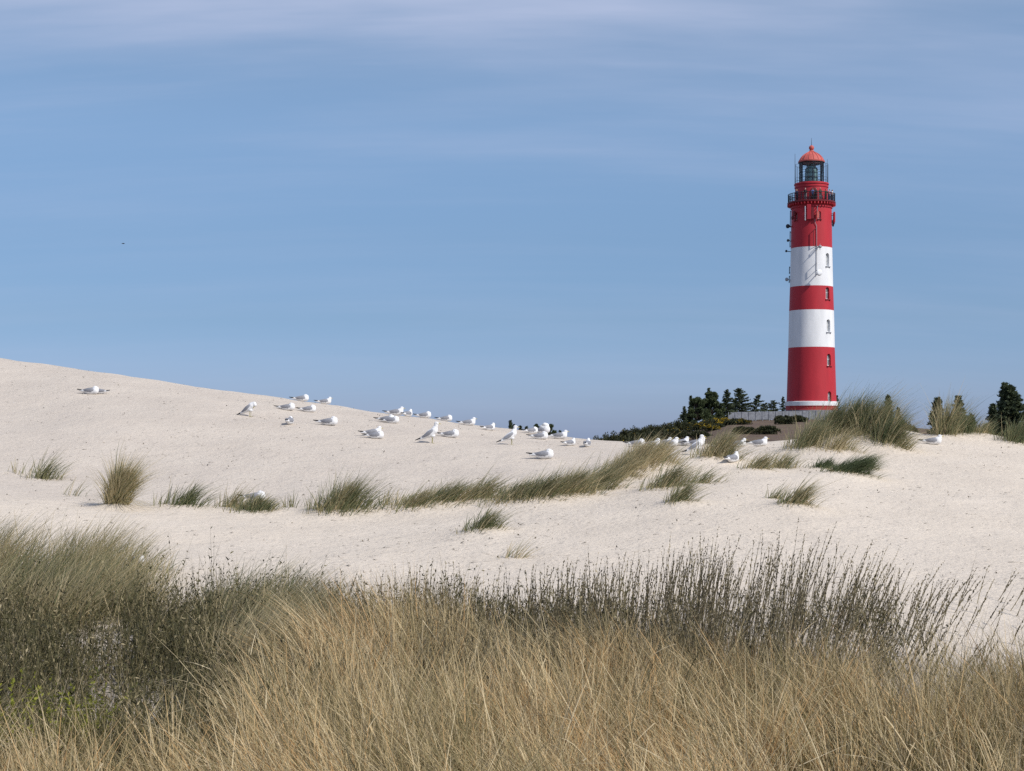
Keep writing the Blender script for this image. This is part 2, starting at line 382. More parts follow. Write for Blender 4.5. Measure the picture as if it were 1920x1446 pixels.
def make_tuft(spec, p):
    px, py, sp, hp, nb, tc_, ts, lean, label = spec
    lean = lean+0.10 if nb > 60 else lean
    if 760 < px < 1240 and py > 870: sp *= 1.3; nb *= 1.2; tc_ += .10; ts += .08
    k = p.y/F; r = sp*k; h = hp*k
    nb = int(nb*1.25)
    a = Acc()
    ang = rng.uniform(0, 2*math.pi, nb); rad = r*np.abs(rng.normal(0, .62, nb)).clip(0, 1.4)
    x = p.x+rad*np.cos(ang); y = p.y+rad*np.sin(ang)*0.75
    base = np.stack([x, y, H(x, y)-0.01], -1)
    out = np.stack([np.cos(ang), np.sin(ang), np.zeros(nb)], -1)*(0.22*rad/r+0.12*rng.normal(size=nb))[:, None]
    d = norm(out+np.array([lean, 0.06, 1.0])+rng.normal(size=(nb, 3))*0.15)
    L = h*rng.choice([0.55, 0.8, 0.95, 1.05, 1.35], nb, p=[.2, .3, .25, .18, .07])*rng.uniform(0.85, 1.15, nb)*(1.08-0.30*np.minimum(1.2, rad/r)**2)/math.sqrt(1/(1+lean*lean))
    bend = np.stack([np.full(nb, lean*0.5), np.zeros(nb), -0.10-0.22*rng.uniform(0, 1, nb)], -1)+out*0.9+rng.normal(size=(nb, 3))*0.06
    tint = np.clip(tc_+ts*rng.normal(size=nb)*0.8+0.5*(fbm(x*3, y*3, 91, 2)-0.5), 0, 1)
    a.add(*strips(base, d, bend, L, rng.uniform(0.006, 0.013, nb), 4, tint))
    # flattened, dead outer blades around the foot
    nl = int(nb*0.12)+3
    ang = rng.uniform(0, 2*math.pi, nl)
    x = p.x+r*np.cos(ang)*0.8; y = p.y+r*np.sin(ang)*0.6; z = H(x, y)
    d = norm(np.stack([np.cos(ang)+0.4, np.sin(ang), rng.uniform(0.15, 0.7, nl)], -1))
    bend = np.stack([0.2*np.cos(ang), 0.2*np.sin(ang), -rng.uniform(0.2, 0.65, nl)], -1)
    a.add(*strips(np.stack([x, y, z], -1), d, bend, h*rng.uniform(0.4, 0.85, nl), np.full(nl, 0.006), 4, np.clip(rng.normal(0.6, 0.2, nl), 0, 1)))
    o = a.build('grass_tuft', M_TUFT, None, (p.x, p.y, p.z))
    tag(o, label, 'grass tuft', 'grass tufts growing on the dune sand')
    return o
for s_, p_ in zip(TUFTS, tuft_pos): make_tuft(s_, p_)

# ------------------------------------------------------------------ foreground vegetation
def scatter(n, y0, y1, margin=1.0, hw=0.34):
    ys = np.sqrt(rng.uniform((y0+2)**2, (y1+2)**2, n))-2
    xs = rng.uniform(-1, 1, n)*(hw*ys+margin)
    return xs, ys
def px_of(x, y): return CX+F*x/np.maximum(y, 3)

def dry_grass():
    a = Acc()
    n = 82000
    x, y = scatter(n, 4.4, 12.4)
    px = px_of(x, y)
    yb = np.interp(px, [-300, 100, 260, 420, 520, 620, 760, 900, 1050, 1200, 1400, 1600, 1750, 1920, 2300],
                       [7.6, 7.9, 8.2, 8.8, 9.8, 11.2, 11.9, 11.5, 10.5, 10.9, 10.0, 9.5, 9.2, 9.9, 10.0])
    yb = yb+0.9*(fbm(x*1.3, y*1.3, 31, 2)-0.5)
    dens = np.clip(0.10+1.9*(fbm(x*2.1, y*1.5, 33, 3)-0.22), 0.12, 1.1)
    dens *= np.where(px < 420, 0.55, 1.0)
    dens *= np.where((px < 140) & (y < 8.2) & (y > 6.4), .35, 1.0)
    # trampled dark hollow at the right hand corner
    dens *= 1-0.85*np.exp(-((x-2.05)/0.45)**2-((y-6.6)/0.8)**2)
    keep = (y < yb) & (rng.uniform(0, 1, n) < dens)
    x, y, px = x[keep], y[keep], px[keep]; n = len(x)
    base = np.stack([x, y, H(x, y)-0.01], -1)
    f1 = fbm(x*0.9, y*0.9, 41, 2)-0.5; f2 = fbm(x*0.8+9, y*0.8, 43, 2)-0.5
    lx = -0.18+1.3*f1+np.interp(px, [0, 300, 600, 1100, 1500, 1920], [.25, .1, -.1, -.12, -.02, .12])+rng.normal(size=n)*0.25
    d = norm(np.stack([lx, 0.35*f2+rng.normal(size=n)*0.14, np.ones(n)], -1))
    L = (0.32+0.46*fbm(x*1.7, y*1.5, 45, 2)+0.13*rng.normal(size=n)).clip(0.18, 0.9)*np.interp(px, [0, 500, 700, 1920], [.85, .9, 1, .95])
    bend = np.stack([lx*0.35+rng.normal(size=n)*0.10, rng.normal(size=n)*0.1, -0.05-0.14*rng.uniform(0, 1, n)**2], -1)
    hue = fbm(x*1.4+5, y*1.4, 47, 3)
    org = np.clip((fbm(x*1.0+3, y*0.8, 49, 2)-0.52)*5, 0, 1); tint = np.clip(0.46+0.8*(hue-0.5)+rng.normal(size=n)*0.20+np.where(rng.uniform(0, 1, n) < 0.10+0.45*org, 0.36, 0)-np.where(px < 420, 0.12, 0)-np.interp(px, [1500, 1920], [0, .12]), 0, 1)
    a.add(*strips(base, d, bend, L, rng.choice([0.003, 0.0045, 0.0065, 0.009], n, p=[.3, .35, .25, .10]), 5, tint))
    # short dark blades low in the mat
    ok = rng.uniform(0, 1, n) < .35; m_ = int(ok.sum())
    a.add(*strips(base[ok]+rng.normal(size=(m_, 3))*np.array([.03, .03, 0]), norm(rng.normal(size=(m_, 3))*.45+np.array([0, 0, 1])), rng.normal(size=(m_, 3))*.2, rng.uniform(.12, .34, m_), rng.uniform(.004, .008, m_), 4, rng.uniform(0, .25, m_)))
    # tussocks: many blades fanning from one crown
    nt_ = 520
    tx, ty = scatter(nt_, 4.8, 12.2); tp = px_of(tx, ty)
    ok = ty < np.interp(tp, [-300, 260, 420, 520, 620, 760, 900, 1050, 1200, 1400, 1600, 1750, 1920], [7.8, 8.1, 8.6, 9.6, 11.0, 11.7, 11.3, 10.4, 10.7, 9.9, 9.4, 9.2, 9.8])
    tx, ty, tp = tx[ok], ty[ok], tp[ok]; nt_ = len(tx)
    per = 110; ti = np.repeat(np.arange(nt_), per); n = len(ti)
    ang = rng.uniform(0, 2*math.pi, n); rr = 0.055*np.sqrt(rng.uniform(0, 1, n))*rng.uniform(.6, 1.8, nt_)[ti]
    x = tx[ti]+rr*np.cos(ang); y = ty[ti]+rr*np.sin(ang)
    base = np.stack([x, y, H(x, y)-0.01], -1)
    tl = (-0.10+rng.normal(size=nt_)*0.26+np.interp(tp, [0, 300, 700, 1500, 1920], [.2, .05, -.08, -.02, .1]))[ti]; spread = rng.uniform(.12, .38, nt_)[ti]
    o_ = np.stack([np.cos(ang), np.sin(ang), np.zeros(n)], -1)*(spread*rng.uniform(0, 1.3, n))[:, None]
    d = norm(o_+np.stack([tl, np.zeros(n), np.ones(n)], -1)+rng.normal(size=(n, 3))*.05)
    bend = o_*0.7+np.stack([tl*.3, np.zeros(n), -rng.uniform(.02, .30, n)], -1)+rng.normal(size=(n, 3))*.06
    L = (rng.uniform(.42, .80, nt_)*np.interp(tp, [0, 450, 700, 1920], [.85, .9, 1, .92]))[ti]*rng.uniform(.5, 1.1, n)
    tt_ = np.where(rng.uniform(0, 1, nt_) < .22, rng.uniform(.84, 1, nt_), rng.uniform(.26, .80, nt_))[ti]
    a.add(*strips(base, d, bend, L, rng.choice([0.0035, 0.0055, 0.008], n, p=[.3, .45, .25]), 5, np.clip(tt_+rng.normal(size=n)*.13, 0, 1)))
    # broken and fallen blades lying across the others
    n = 1500
    x, y = scatter(n, 5, 11.2); ok = y < np.interp(px_of(x, y), [0, 400, 650, 900, 1300, 1920], [8, 8.8, 11.4, 11, 10, 9.6]); x, y = x[ok], y[ok]; n = len(x)
    base = np.stack([x, y, H(x, y)+rng.uniform(.1, .5, n)], -1); ang = rng.uniform(0, 2*math.pi, n)
    d = norm(np.stack([np.cos(ang), np.sin(ang), rng.normal(0, .35, n)], -1))
    a.add(*strips(base, d, np.stack([np.zeros(n), np.zeros(n), -rng.uniform(0, .3, n)], -1), rng.uniform(.15, .45, n), rng.uniform(.004, .008, n), 4, rng.uniform(.4, .85, n), face=ang+1.57))
    # long arching straws above the mass
    n = 420
    x, y = scatter(n, 5, 10.4); base = np.stack([x, y, H(x, y)], -1)
    lx = rng.normal(-0.25, 0.45, n)
    d = norm(np.stack([lx, rng.normal(size=n)*0.2, np.ones(n)], -1))
    bend = np.stack([lx*0.8, rng.normal(size=n)*0.1, -rng.uniform(0.1, 0.4, n)], -1)
    keep = y < np.interp(px_of(x, y), [0, 400, 650, 1920], [7.8, 8.5, 10.2, 9.8])
    a.add(*strips(base[keep], d[keep], bend[keep], rng.uniform(0.6, 0.95, keep.sum()), np.full(keep.sum(), 0.0042), 8, rng.uniform(0.7, 1, keep.sum())))
    o = a.build('dry_grass', M_DRY)
    return tag(o, 'tall dry straw coloured grass filling the foreground', 'dry grass', None, 'stuff')
dry_grass()

def willow_stems():
    a = Acc()
    n = 9000
    x, y = scatter(n, 9.6, 14.4, 1.0)
    px = px_of(x, y)
    yb = np.interp(px, [-200, 300, 560, 640, 900, 1150, 1300, 1500, 1650, 1780, 1920], [13.4, 13.2, 13.0, 12.8, 13.0, 13.2, 13.6, 13.6, 13.2, 13.0, 13.6])
    dens = np.interp(px, [-300, 250, 560, 650, 1200, 1300, 1560, 1700, 1800, 1860, 2200], [.12, .14, .3, .85, .9, .85, .75, .42, .16, .10, .12])
    cl = fbm(x*2.2, y*1.1, 53, 3)
    keep = (y < yb) & (rng.uniform(0, 1, n) < dens*(0.25+1.5*np.clip(cl-0.25, 0, 1)))
    x, y, px, cl = x[keep], y[keep], px[keep], cl[keep]; n = len(x)
    base = np.stack([x, y, H(x, y)-0.01], -1)
    lean = np.interp(px, [0, 600, 1100, 1300, 1500, 1700, 1900], [.05, .05, .10, .12, .22, .38, .5])+rng.normal(size=n)*0.10
    d = norm(np.stack([lean, rng.normal(size=n)*0.10, np.ones(n)], -1))
    L = np.interp(px, [0, 640, 900, 1200, 1300, 1520, 1650, 1800, 1950], [.46, .46, .50, .52, .66, .68, .50, .36, .34])*(0.42+0.60*cl+0.42*rng.uniform(0, 1, n)**2)
    bend = np.stack([lean*0.12+rng.normal(size=n)*0.05, rng.normal(size=n)*0.05, np.zeros(n)], -1)
    tint = np.clip(rng.normal(0.42, 0.18, n), 0, 1)
    for f in (0.0, 1.57):
        a.add(*strips(base, d, bend, L, rng.uniform(0.0045, 0.008, n), 4, tint, face=np.full(n, 0.2+f)))
    # buds and small folded leaves up the stem, side twigs
    for k in range(26):
        lo_ = np.interp(px, [600, 1200, 1400, 1900], [.2, .28, .42, .3]); t = (lo_+(1-lo_)*(k+rng.uniform(0, 1, n))/26)
        c = base+L[:, None]*(t[:, None]*d+(t*t)[:, None]*bend)
        dr = norm(d+rng.normal(size=(n, 3))*0.27)
        s = rng.uniform(0.018, 0.036, n)*(1.15-0.45*t)
        c = c+dr*s[:, None]*0.4
        ok = rng.uniform(0, 1, n) < 0.85
        a.add(*leaves(c[ok], s[ok], np.clip(tint[ok]+rng.normal(size=ok.sum())*0.22, 0, 1), dr[ok], 0.42))
    m = n//2; ix = rng.integers(0, n, m); t = rng.uniform(0.15, 0.7, m)
    b2 = base[ix]+L[ix][:, None]*(t[:, None]*d[ix]+(t*t)[:, None]*bend[ix])
    d2 = norm(d[ix]+np.stack([rng.normal(size=m)*0.4, rng.normal(size=m)*0.4, np.zeros(m)], -1))
    a.add(*strips(b2, d2, d[ix]*0.2, rng.uniform(0.08, 0.28, m), np.full(m, 0.004), 3, tint[ix]))
    o = a.build('willow_stems', M_WILLOW)
    return tag(o, 'upright dark budding willow stems in a band behind the dry grass', 'willow stems', None, 'stuff')
willow_stems()

def marram_clump(label, n, pxr, yr, h, tintc, gap):
    a = Acc()
    px = rng.uniform(pxr[0], pxr[1], n*2); y = rng.uniform(yr[0], yr[1], n*2); x = (px-CX)/F*y
    prof = np.interp(px, *gap)
    keep = (rng.uniform(0, 1, 2*n) < prof*np.clip((fbm(x*2.4, y*1.6, 61, 3)-0.30)*2.6, 0.08, 1))
    x, y, px = x[keep], y[keep], px[keep]; n = len(x)
    base = np.stack([x, y, H(x, y)-0.01], -1)
    lx = 0.32+0.6*(fbm(x*1.1, y*1.1, 63, 2)-0.5)+rng.normal(size=n)*0.3
    d = norm(np.stack([lx, rng.normal(size=n)*0.18, np.ones(n)], -1))
    L = h*np.interp(px, gap[0], np.sqrt(gap[1]))*rng.uniform(0.55, 1.15, n)
    bend = np.stack([0.25+rng.normal(size=n)*0.15, rng.normal(size=n)*0.1, -0.05-0.25*rng.uniform(0, 1, n)], -1)
    tint = np.clip(tintc+1.0*(fbm(x*2, y*2, 65, 2)-0.5)+rng.normal(size=n)*0.28, 0, 1)
    a.add(*strips(base, d, bend, L, rng.choice([0.004, 0.007, 0.011], n, p=[.4, .4, .2]), 5, tint))
    p = base.mean(0)
    o = a.build('marram_clump', M_TUFT, None, tuple(p))
    return tag(o, label, 'grass clump', 'thick marram clumps in the left foreground')
marram_clump('broad windblown green grass clump at the left edge of the foreground', 9000, (-260, 330), (13.0, 15.9), 0.66, 0.58, ([-260, 180, 260, 330], [1, 1, .55, .12]))
marram_clump('grass clump with grey green tips right of the broad windblown one', 6500, (360, 680), (10.8, 13.2), 0.64, 0.60, ([360, 400, 500, 580, 680], [.2, 1, 1, .6, .15]))
marram_clump('short olive grass clump between the two large ones', 1100, (250, 420), (12.0, 14.0), 0.42, 0.5, ([250, 300, 380, 420], [.4, .7, .6, .2]))

def scrub():
    """creeping willow: low tangle of twigs with small dull leaves."""
    a = Acc()
    n = 9000
    x, y = scatter(n, 7.6, 13.6, 1.0)
    px = px_of(x, y)
    py = HY-F*H(x, y)/y
    right = np.interp(y, [7.6, 9, 10.4, 11, 12.6, 13.4], [430, 520, 1750, 1850, 1700, 560])
    dens = np.clip(1.7*fbm(x*1.3, y*1.0, 71, 3)-0.12, 0, 1)
    for gx, gy, gr in ((205, 1140, 48), (290, 1280, 45), (205, 1265, 35)):
        dens = dens*(1-0.9*np.exp(-((px-gx)/gr)**2-((py-80-gy)/60)**2))
    dens = dens*np.interp(px, [480, 620, 1150, 1300, 1500, 1850], [1, .75, .65, .35, .22, .15])
    keep = (px < right) & (rng.uniform(0, 1, n) < dens)
    x, y = x[keep], y[keep]; n = len(x)
    base = np.stack([x, y, H(x, y)-0.01], -1)
    hh = (0.20+0.34*fbm(x*1.7, y*1.7, 73, 2))*np.interp(CX+F*x/y, [500, 650], [1, .8])
    for k in range(7):
        d = norm(np.stack([rng.normal(0.05, 0.40, n), rng.normal(0, 0.3, n), np.ones(n)], -1))
        L = hh*rng.uniform(0.6, 1.25, n); bend = rng.normal(size=(n, 3))*0.22
        tint = np.clip(rng.normal(0.45, 0.28, n), 0, 1)
        a.add(*strips(base, d, bend, L, rng.uniform(0.0035, 0.007, n), 4, tint))
        for j in range(4):
            t = rng.uniform(0.25, 1.0, n)
            c = base+L[:, None]*(t[:, None]*d+(t*t)[:, None]*bend)
            dr = norm(d+rng.normal(size=(n, 3))*0.7); s = rng.uniform(0.018, 0.045, n)
            a.add(*leaves(c+dr*s[:, None]*0.4, s, np.clip(tint-0.1+rng.normal(size=n)*0.18, 0, 1), dr, 0.3))
    o = a.build('willow_scrub', M_SCRUB)
    return tag(o, 'low dark tangled creeping willow covering the left foreground', 'creeping willow', None, 'stuff')
scrub()

def lime_bush():
    p = on(48, 8.15); e = empty('leafy_bush', p)
    a = Acc(); t = Acc()
    n = 230
    ang = rng.uniform(0, 2*math.pi, n); rr = 0.30*np.sqrt(rng.uniform(0, 1, n))
    base = np.stack([rr*np.cos(ang)*1.2, rr*np.sin(ang)*0.8, np.zeros(n)-0.02], -1)
    d = norm(np.stack([0.3*np.cos(ang)+rng.normal(size=n)*0.2, 0.3*np.sin(ang)+rng.normal(size=n)*0.2, np.ones(n)], -1))
    L = rng.uniform(0.25, 0.56, n); bend = rng.normal(size=(n, 3))*0.12
    t.add(*strips(base, d, bend, L, np.full(n, 0.004), 4, rng.uniform(0.2, 0.7, n)))
    for j in range(22):
        tt = rng.uniform(0.35, 1.0, n); c = base+L[:, None]*(tt[:, None]*d+(tt*tt)[:, None]*bend)
        dr = norm(d*0.6+rng.normal(size=(n, 3))*0.7); s = rng.uniform(0.016, 0.032, n)
        a.add(*leaves(c+dr*s[:, None]*0.4, s, np.clip(rng.normal(0.5, 0.25, n), 0, 1), dr, 0.5))
    a.build('leaves', M_LIME, e); t.build('stems', M_WILLOW, e)
    tag(e, 'small yellow green leafy bush in the lower left corner', 'bush')
lime_bush()

def debris():
    a = Acc()
    n = 34000
    px = rng.uniform(-150, 2070, n); y = rng.uniform(14, 38, n); x = (px-CX)/F*y
    keep = rng.uniform(0, 1, n) < 0.15+1.0*np.clip(fbm(x*0.5, y*0.5, 81, 3)-0.3, 0, 1)
    x, y = x[keep], y[keep]; n = len(x)
    ang = rng.normal(0.1, 0.7, n); d = np.stack([np.cos(ang), np.sin(ang), rng.uniform(0.0, 0.25, n)], -1)
    base = np.stack([x, y, H(x, y)+0.004], -1)
    L = rng.uniform(0.012, 0.045, n)*rng.choice([1, 1, 1, 1, 2.2], n)
    v, q, t = strips(base, d, np.stack([np.zeros(n), np.zeros(n), -d[:, 2]*0.8], -1), L, rng.uniform(0.004, 0.012, n), 2, rng.uniform(0.1, 1.0, n)**0.8, face=ang+1.57)
    a.add(v, q, t)
    # standing crumbs that throw a little shadow
    m = n//14; ix = rng.integers(0, n, m)
    a.add(*leaves(base[ix]+np.array([0, 0, 0.006]), rng.uniform(0.014, 0.034, m), rng.uniform(0, 0.9, m), None, 0.6))
    # larger scraps of stem and seaweed
    n = 620; px = rng.uniform(-150, 2070, n); y = rng.uniform(14, 37, n); x = (px-CX)/F*y; z = H(x, y)
    ang = rng.normal(0.0, 0.6, n); d = np.stack([np.cos(ang), np.sin(ang), rng.uniform(0.05, 0.3, n)], -1)
    a.add(*strips(np.stack([x, y, z+.004], -1), d, np.stack([np.zeros(n), np.zeros(n), -d[:, 2]], -1), rng.uniform(.03, .10, n), rng.uniform(.012, .026, n), 3, rng.uniform(0, .45, n), face=ang+1.57))
    a.add(*strips(np.stack([x, y, z], -1), d*np.array([1, 1, 2.0]), np.zeros((n, 3)), rng.uniform(.02, .06, n), rng.uniform(.008, .016, n), 2, rng.uniform(0, .4, n)))
    o = a.build('plant_debris', M_LITTER)
    return tag(o, 'dark bits of plant litter and feathers strewn over the sand', 'plant litter', None, 'stuff')
debris()

# ------------------------------------------------------------------ lighthouse
K = 250.0/F                          # metres per photograph pixel at the lighthouse
ZB = (HY-796)*K
def lz(py):                          # height above the foot; the near face of the drum looks taller than its axis
    return float(796-py-np.interp(py, [260, 284, 300, 345, 378, 463, 653, 796], [0, 1.2, 2.6, 3.2, 4.4, 3.5, 1.7, 0]))*K
LHX = (1521.5-CX)*K
LROT = -math.atan2(LHX, 250.0)
M_RED = simple('red_paint', (0.45, 0.030, 0.042), 0.5, 0, 0.08, 1.2)
M_ROOF = simple('faded_red_roof', (0.52, 0.115, 0.095), 0.55, 0, 0.18, 2.5)
M_WHITE = simple('white_paint', (0.78, 0.79, 0.80), 0.55, 0, 0.03, 1.5)
M_DARK = simple('dark_metal', (0.03, 0.032, 0.04), 0.5, 0.2, 0.2)
M_DRED = simple('dark_red_metal', (0.16, 0.018, 0.024), 0.5, 0, 0.15)
M_GREY = simple('grey_metal', (0.33, 0.34, 0.36), 0.5, 0.3, 0.1)
M_CONC = simple('grey_stone', (0.26, 0.26, 0.28), 0.8, 0, 0.15, 3)
M_PANE = simple('dark_window_glass', (0.15, 0.16, 0.165), 0.15, 0, 0.2, 3, 0, 0.6)
M_PANE_LIT = simple('bounce_lit_pane', (0.42, 0.43, 0.43), 0.5, 0, 0.1, 3)  # pane with the bounce light of the white-band recesses put into its colour
M_LENS = simple('green_lens_glass', (0.20, 0.34, 0.32), 0.12, 0, 0.35, 3, 0, 0.8)
def mat_glazing():
    m, nt, out = new_mat('lantern_glass')
    t = nd(nt, 'ShaderNodeBsdfTransparent'); t.inputs[0].default_value = (0.93, 0.96, 0.97, 1)
    g = nd(nt, 'ShaderNodeBsdfGlossy'); g.inputs['Roughness'].default_value = 0.05
    f = nd(nt, 'ShaderNodeFresnel'); f.inputs[0].default_value = 1.45
    mx = nd(nt, 'ShaderNodeMixShader'); nt.links.new(f.outputs[0], mx.inputs[0])
    nt.links.new(t.outputs[0], mx.inputs[1]); nt.links.new(g.outputs[0], mx.inputs[2]); nt.links.new(mx.outputs[0], out.inputs[0])
    return m
M_GLZ = mat_glazing()
def mat_bands():
    m, nt, out = new_mat('banded_masonry_paint')
    L = nt.links.new
    tc = nd(nt, 'ShaderNodeTexCoord'); sx = nd(nt, 'ShaderNodeSeparateXYZ'); L(tc.outputs['Object'], sx.inputs[0])
    zmax = lz(370); dv = nd(nt, 'ShaderNodeMath', operation='DIVIDE'); L(sx.outputs['Z'], dv.inputs[0]); dv.inputs[1].default_value = zmax
    red = (0.45, 0.030, 0.042); red2 = (0.40, 0.045, 0.045); wh = (0.78, 0.79, 0.80); gr = (0.22, 0.22, 0.24)
    st = [(0.0, gr), (lz(770)/zmax, red2), (lz(762)/zmax, wh), (lz(753)/zmax, red), (lz(652.5)/zmax, wh), (lz(581.5)/zmax, red), (lz(537)/zmax, wh), (lz(463)/zmax, red)]
    c = ramp(nt, dv.outputs[0], st, 'CONSTANT')
    mp = nd(nt, 'ShaderNodeMapping'); mp.inputs['Scale'].default_value = (1.2, 1.2, 0.25); L(tc.outputs['Object'], mp.inputs[0])
    nz = nd(nt, 'ShaderNodeTexNoise'); nz.inputs['Scale'].default_value = 1.0; nz.inputs['Detail'].default_value = 6; L(mp.outputs[0], nz.inputs['Vector'])
    w = ramp(nt, nz.outputs['Fac'], [(0.3, (0.90, 0.90, 0.90)), (0.65, (1.04, 1.03, 1.02))])
    mm = nd(nt, 'ShaderNodeMix', data_type='RGBA', blend_type='MULTIPLY'); mm.inputs['Factor'].default_value = 1
    cs = [i for i in mm.inputs if i.type == 'RGBA']; L(c, cs[0]); L(w, cs[1])
    b = nd(nt, 'ShaderNodeBsdfPrincipled'); b.inputs['Roughness'].default_value = 0.55; b.inputs['Specular IOR Level'].default_value = 0.25
    L([o for o in mm.outputs if o.type == 'RGBA'][0], b.inputs['Base Color'])
    bk = nd(nt, 'ShaderNodeTexNoise'); bk.inputs['Scale'].default_value = 3; L(tc.outputs['Object'], bk.inputs['Vector'])
    bp = nd(nt, 'ShaderNodeBump'); bp.inputs['Strength'].default_value = 0.15; bp.inputs['Distance'].default_value = 0.05
    L(bk.outputs['Fac'], bp.inputs['Height']); L(bp.outputs[0], b.inputs['Normal'])
    L(b.outputs[0], out.inputs[0]); return m
M_BAND = mat_bands()

def pol(a, r, z): return Vector((r*math.sin(a), -r*math.cos(a), z))
SHAFT = [(48.5, 796), (48.5, 769.6), (48.0, 769), (48.0, 762.2), (48.8, 762), (48.8, 753.4), (46.2, 752.6), (45.9, 748), (43.0, 653), (41.4, 582), (39.9, 537), (38.2, 463), (37.3, 392), (37.2, 388.5),
         (38.6, 388), (38.6, 385.5), (37.4, 385), (37.6, 383), (39.5, 381), (42.5, 379.3)]
def rad_at(py):
    return np.interp(-py, [-b for a, b in SHAFT], [a for a, b in SHAFT])*K
LH = empty('lighthouse', (LHX, 250.0, ZB), LROT)
tag(LH, 'tall round red and white banded lighthouse with glazed lantern', 'lighthouse')

WINS = [(29.5, 487, 24, 9.5), (29.5, 550, 22, 9.5), (31.0, 611, 23, 9.5), (32.0, 675, 22, 10), (33.2, 744, 19, 9), (14.5, 404, 14, 6.5), (-28, 404, 13, 6.5)]
def arch_prism(bm, w, h, d):
    """arched prism: width along x, height z from 0, depth -d..+d along y."""
    n = 10; pts = [(-w/2, 0), (w/2, 0)]+[(w/2*math.cos(math.pi*i/n), h-w/2+w/2*math.sin(math.pi*i/n)) for i in range(n+1)]
    f = [bm.verts.new((x, -d, z)) for x, z in pts]; k = [bm.verts.new((x, d, z)) for x, z in pts]
    bm.faces.new(f); bm.faces.new(list(reversed(k)))
    for i in range(len(pts)):
        j = (i+1) % len(pts); bm.faces.new((f[j], f[i], k[i], k[j]))
    bmesh.ops.recalc_face_normals(bm, faces=bm.faces[:])
def shaft():
    bm = bmesh.new(); add_lathe(bm, [(r*K, lz(p)) for r, p in SHAFT], 96)
    me = bpy.data.meshes.new('shaft'); bm.to_mesh(me); bm.free()
    o = link(bpy.data.objects.new('shaft', me)); cut = []
    for dx, py, h, w in WINS:
        r = rad_at(py); a = math.asin(dx*K/r)
        b = bmesh.new(); arch_prism(b, w*K, h*K, 0.42)
        c = bm_obj('cutter', b, M_RED); c.matrix_world = Matrix.Translation(pol(a, r, lz(py+h/2))) @ Matrix.Rotation(a, 4, 'Z'); cut.append(c)
        m = o.modifiers.new('b', 'BOOLEAN'); m.operation = 'DIFFERENCE'; m.object = c; m.solver = 'EXACT'
    bpy.context.view_layer.update()
    dg = bpy.context.evaluated_depsgraph_get()
    res = bpy.data.meshes.new_from_object(o.evaluated_get(dg))
    bpy.data.objects.remove(o)
    for c in cut: bpy.data.objects.remove(c)
    res.materials.clear(); res.materials.append(M_BAND)
    # smooth only the curved wall
    fl = []
    for p in res.polygons: p.material_index = 0
    res.polygons.foreach_set('use_smooth', [True]*len(res.polygons))
    ob = link(bpy.data.objects.new('shaft', res), LH)
    try: res.set_sharp_from_angle(angle=R(25))
    except Exception: pass
    return ob
shaft()
for dx, py, h, w in WINS:
    r = rad_at(py); a = math.asin(dx*K/r)
    M = Matrix.Translation(pol(a, r-0.37, lz(py+h/2))) @ Matrix.Rotation(a, 4, 'Z')
    b = bmesh.new(); W, Hh = w*K, h*K
    add_box(b, (-W*0.44, 0, Hh*0.45), (W*0.10, 0.07, Hh*0.86)); add_box(b, (W*0.44, 0, Hh*0.45), (W*0.10, 0.07, Hh*0.86))
    add_box(b, (0, 0, 0.05), (W*0.78, 0.06, 0.09)); add_box(b, (0, -0.002, Hh*0.55), (W*0.78, 0.06, 0.06)); add_box(b, (0, -0.004, Hh*0.45), (0.05, 0.05, Hh*0.8))
    bmesh.ops.transform(b, matrix=M, verts=b.verts[:])
    win = bm_obj('window', b, M_WHITE, LH)
    b = bmesh.new(); arch_prism(b, W*0.96, Hh*0.98, 0.012); bmesh.ops.transform(b, matrix=M, verts=b.verts[:]); bm_obj('pane', b, M_PANE_LIT if 463 < py < 537 or 582 < py < 653 else M_PANE, win)
    b = bmesh.new(); add_box(b, (0, -0.42, -0.10), (W*1.25, 0.22, 0.10)); add_box(b, (-W*.5, -0.44, -0.22), (0.08, 0.14, 0.16)); add_box(b, (W*.5, -0.44, -0.22), (0.08, 0.14, 0.16))
    bmesh.ops.transform(b, matrix=M, verts=b.verts[:]); bm_obj('sill', b, M_DRED if (py < 463 or 537 < py < 582 or py > 653) else M_GREY, win)
# gallery
b = bmesh.new(); add_lathe(b, [(42.6*K, lz(379.2)), (44.6*K, lz(378.6)), (44.8*K, lz(376.4)), (43.8*K, lz(375.8)), (5*K, lz(375.8))], 96)
gal = bm_obj('gallery', b, M_DRED, LH)
b = bmesh.new()
for i in range(44):
    a = 2*math.pi*i/44
    add_box(b, pol(a, 41*K, lz(381.2)), (0.16, 0.62, 0.30), Matrix.Rotation(a, 3, 'Z'))
bm_obj('corbels', b, M_RED, gal)
def ring_rail(bm, r, z, t, n=72, t2=None):
    for i in range(n):
        add_tube(bm, pol(2*math.pi*i/n, r, z), pol(2*math.pi*(i+1)/n, r, z), t, t, 5)
b = bmesh.new()
for i in range(36):
    a = 2*math.pi*(i+.5)/36; add_tube(b, pol(a, 43.3*K, lz(376)), pol(a, 43.3*K, lz(361.5)), 0.045, 0.04, 5)
for py, t in ((361.5, .055), (366, .03), (371, .03)): ring_rail(b, 43.3*K, lz(py), t)
for i in range(108):
    a = 2*math.pi*i/108; add_tube(b, pol(a, 43.3*K, lz(375.8)), pol(a, 43.3*K, lz(361.5)), 0.014, 0.014, 4)
bm_obj('railing', b, M_DARK, gal)
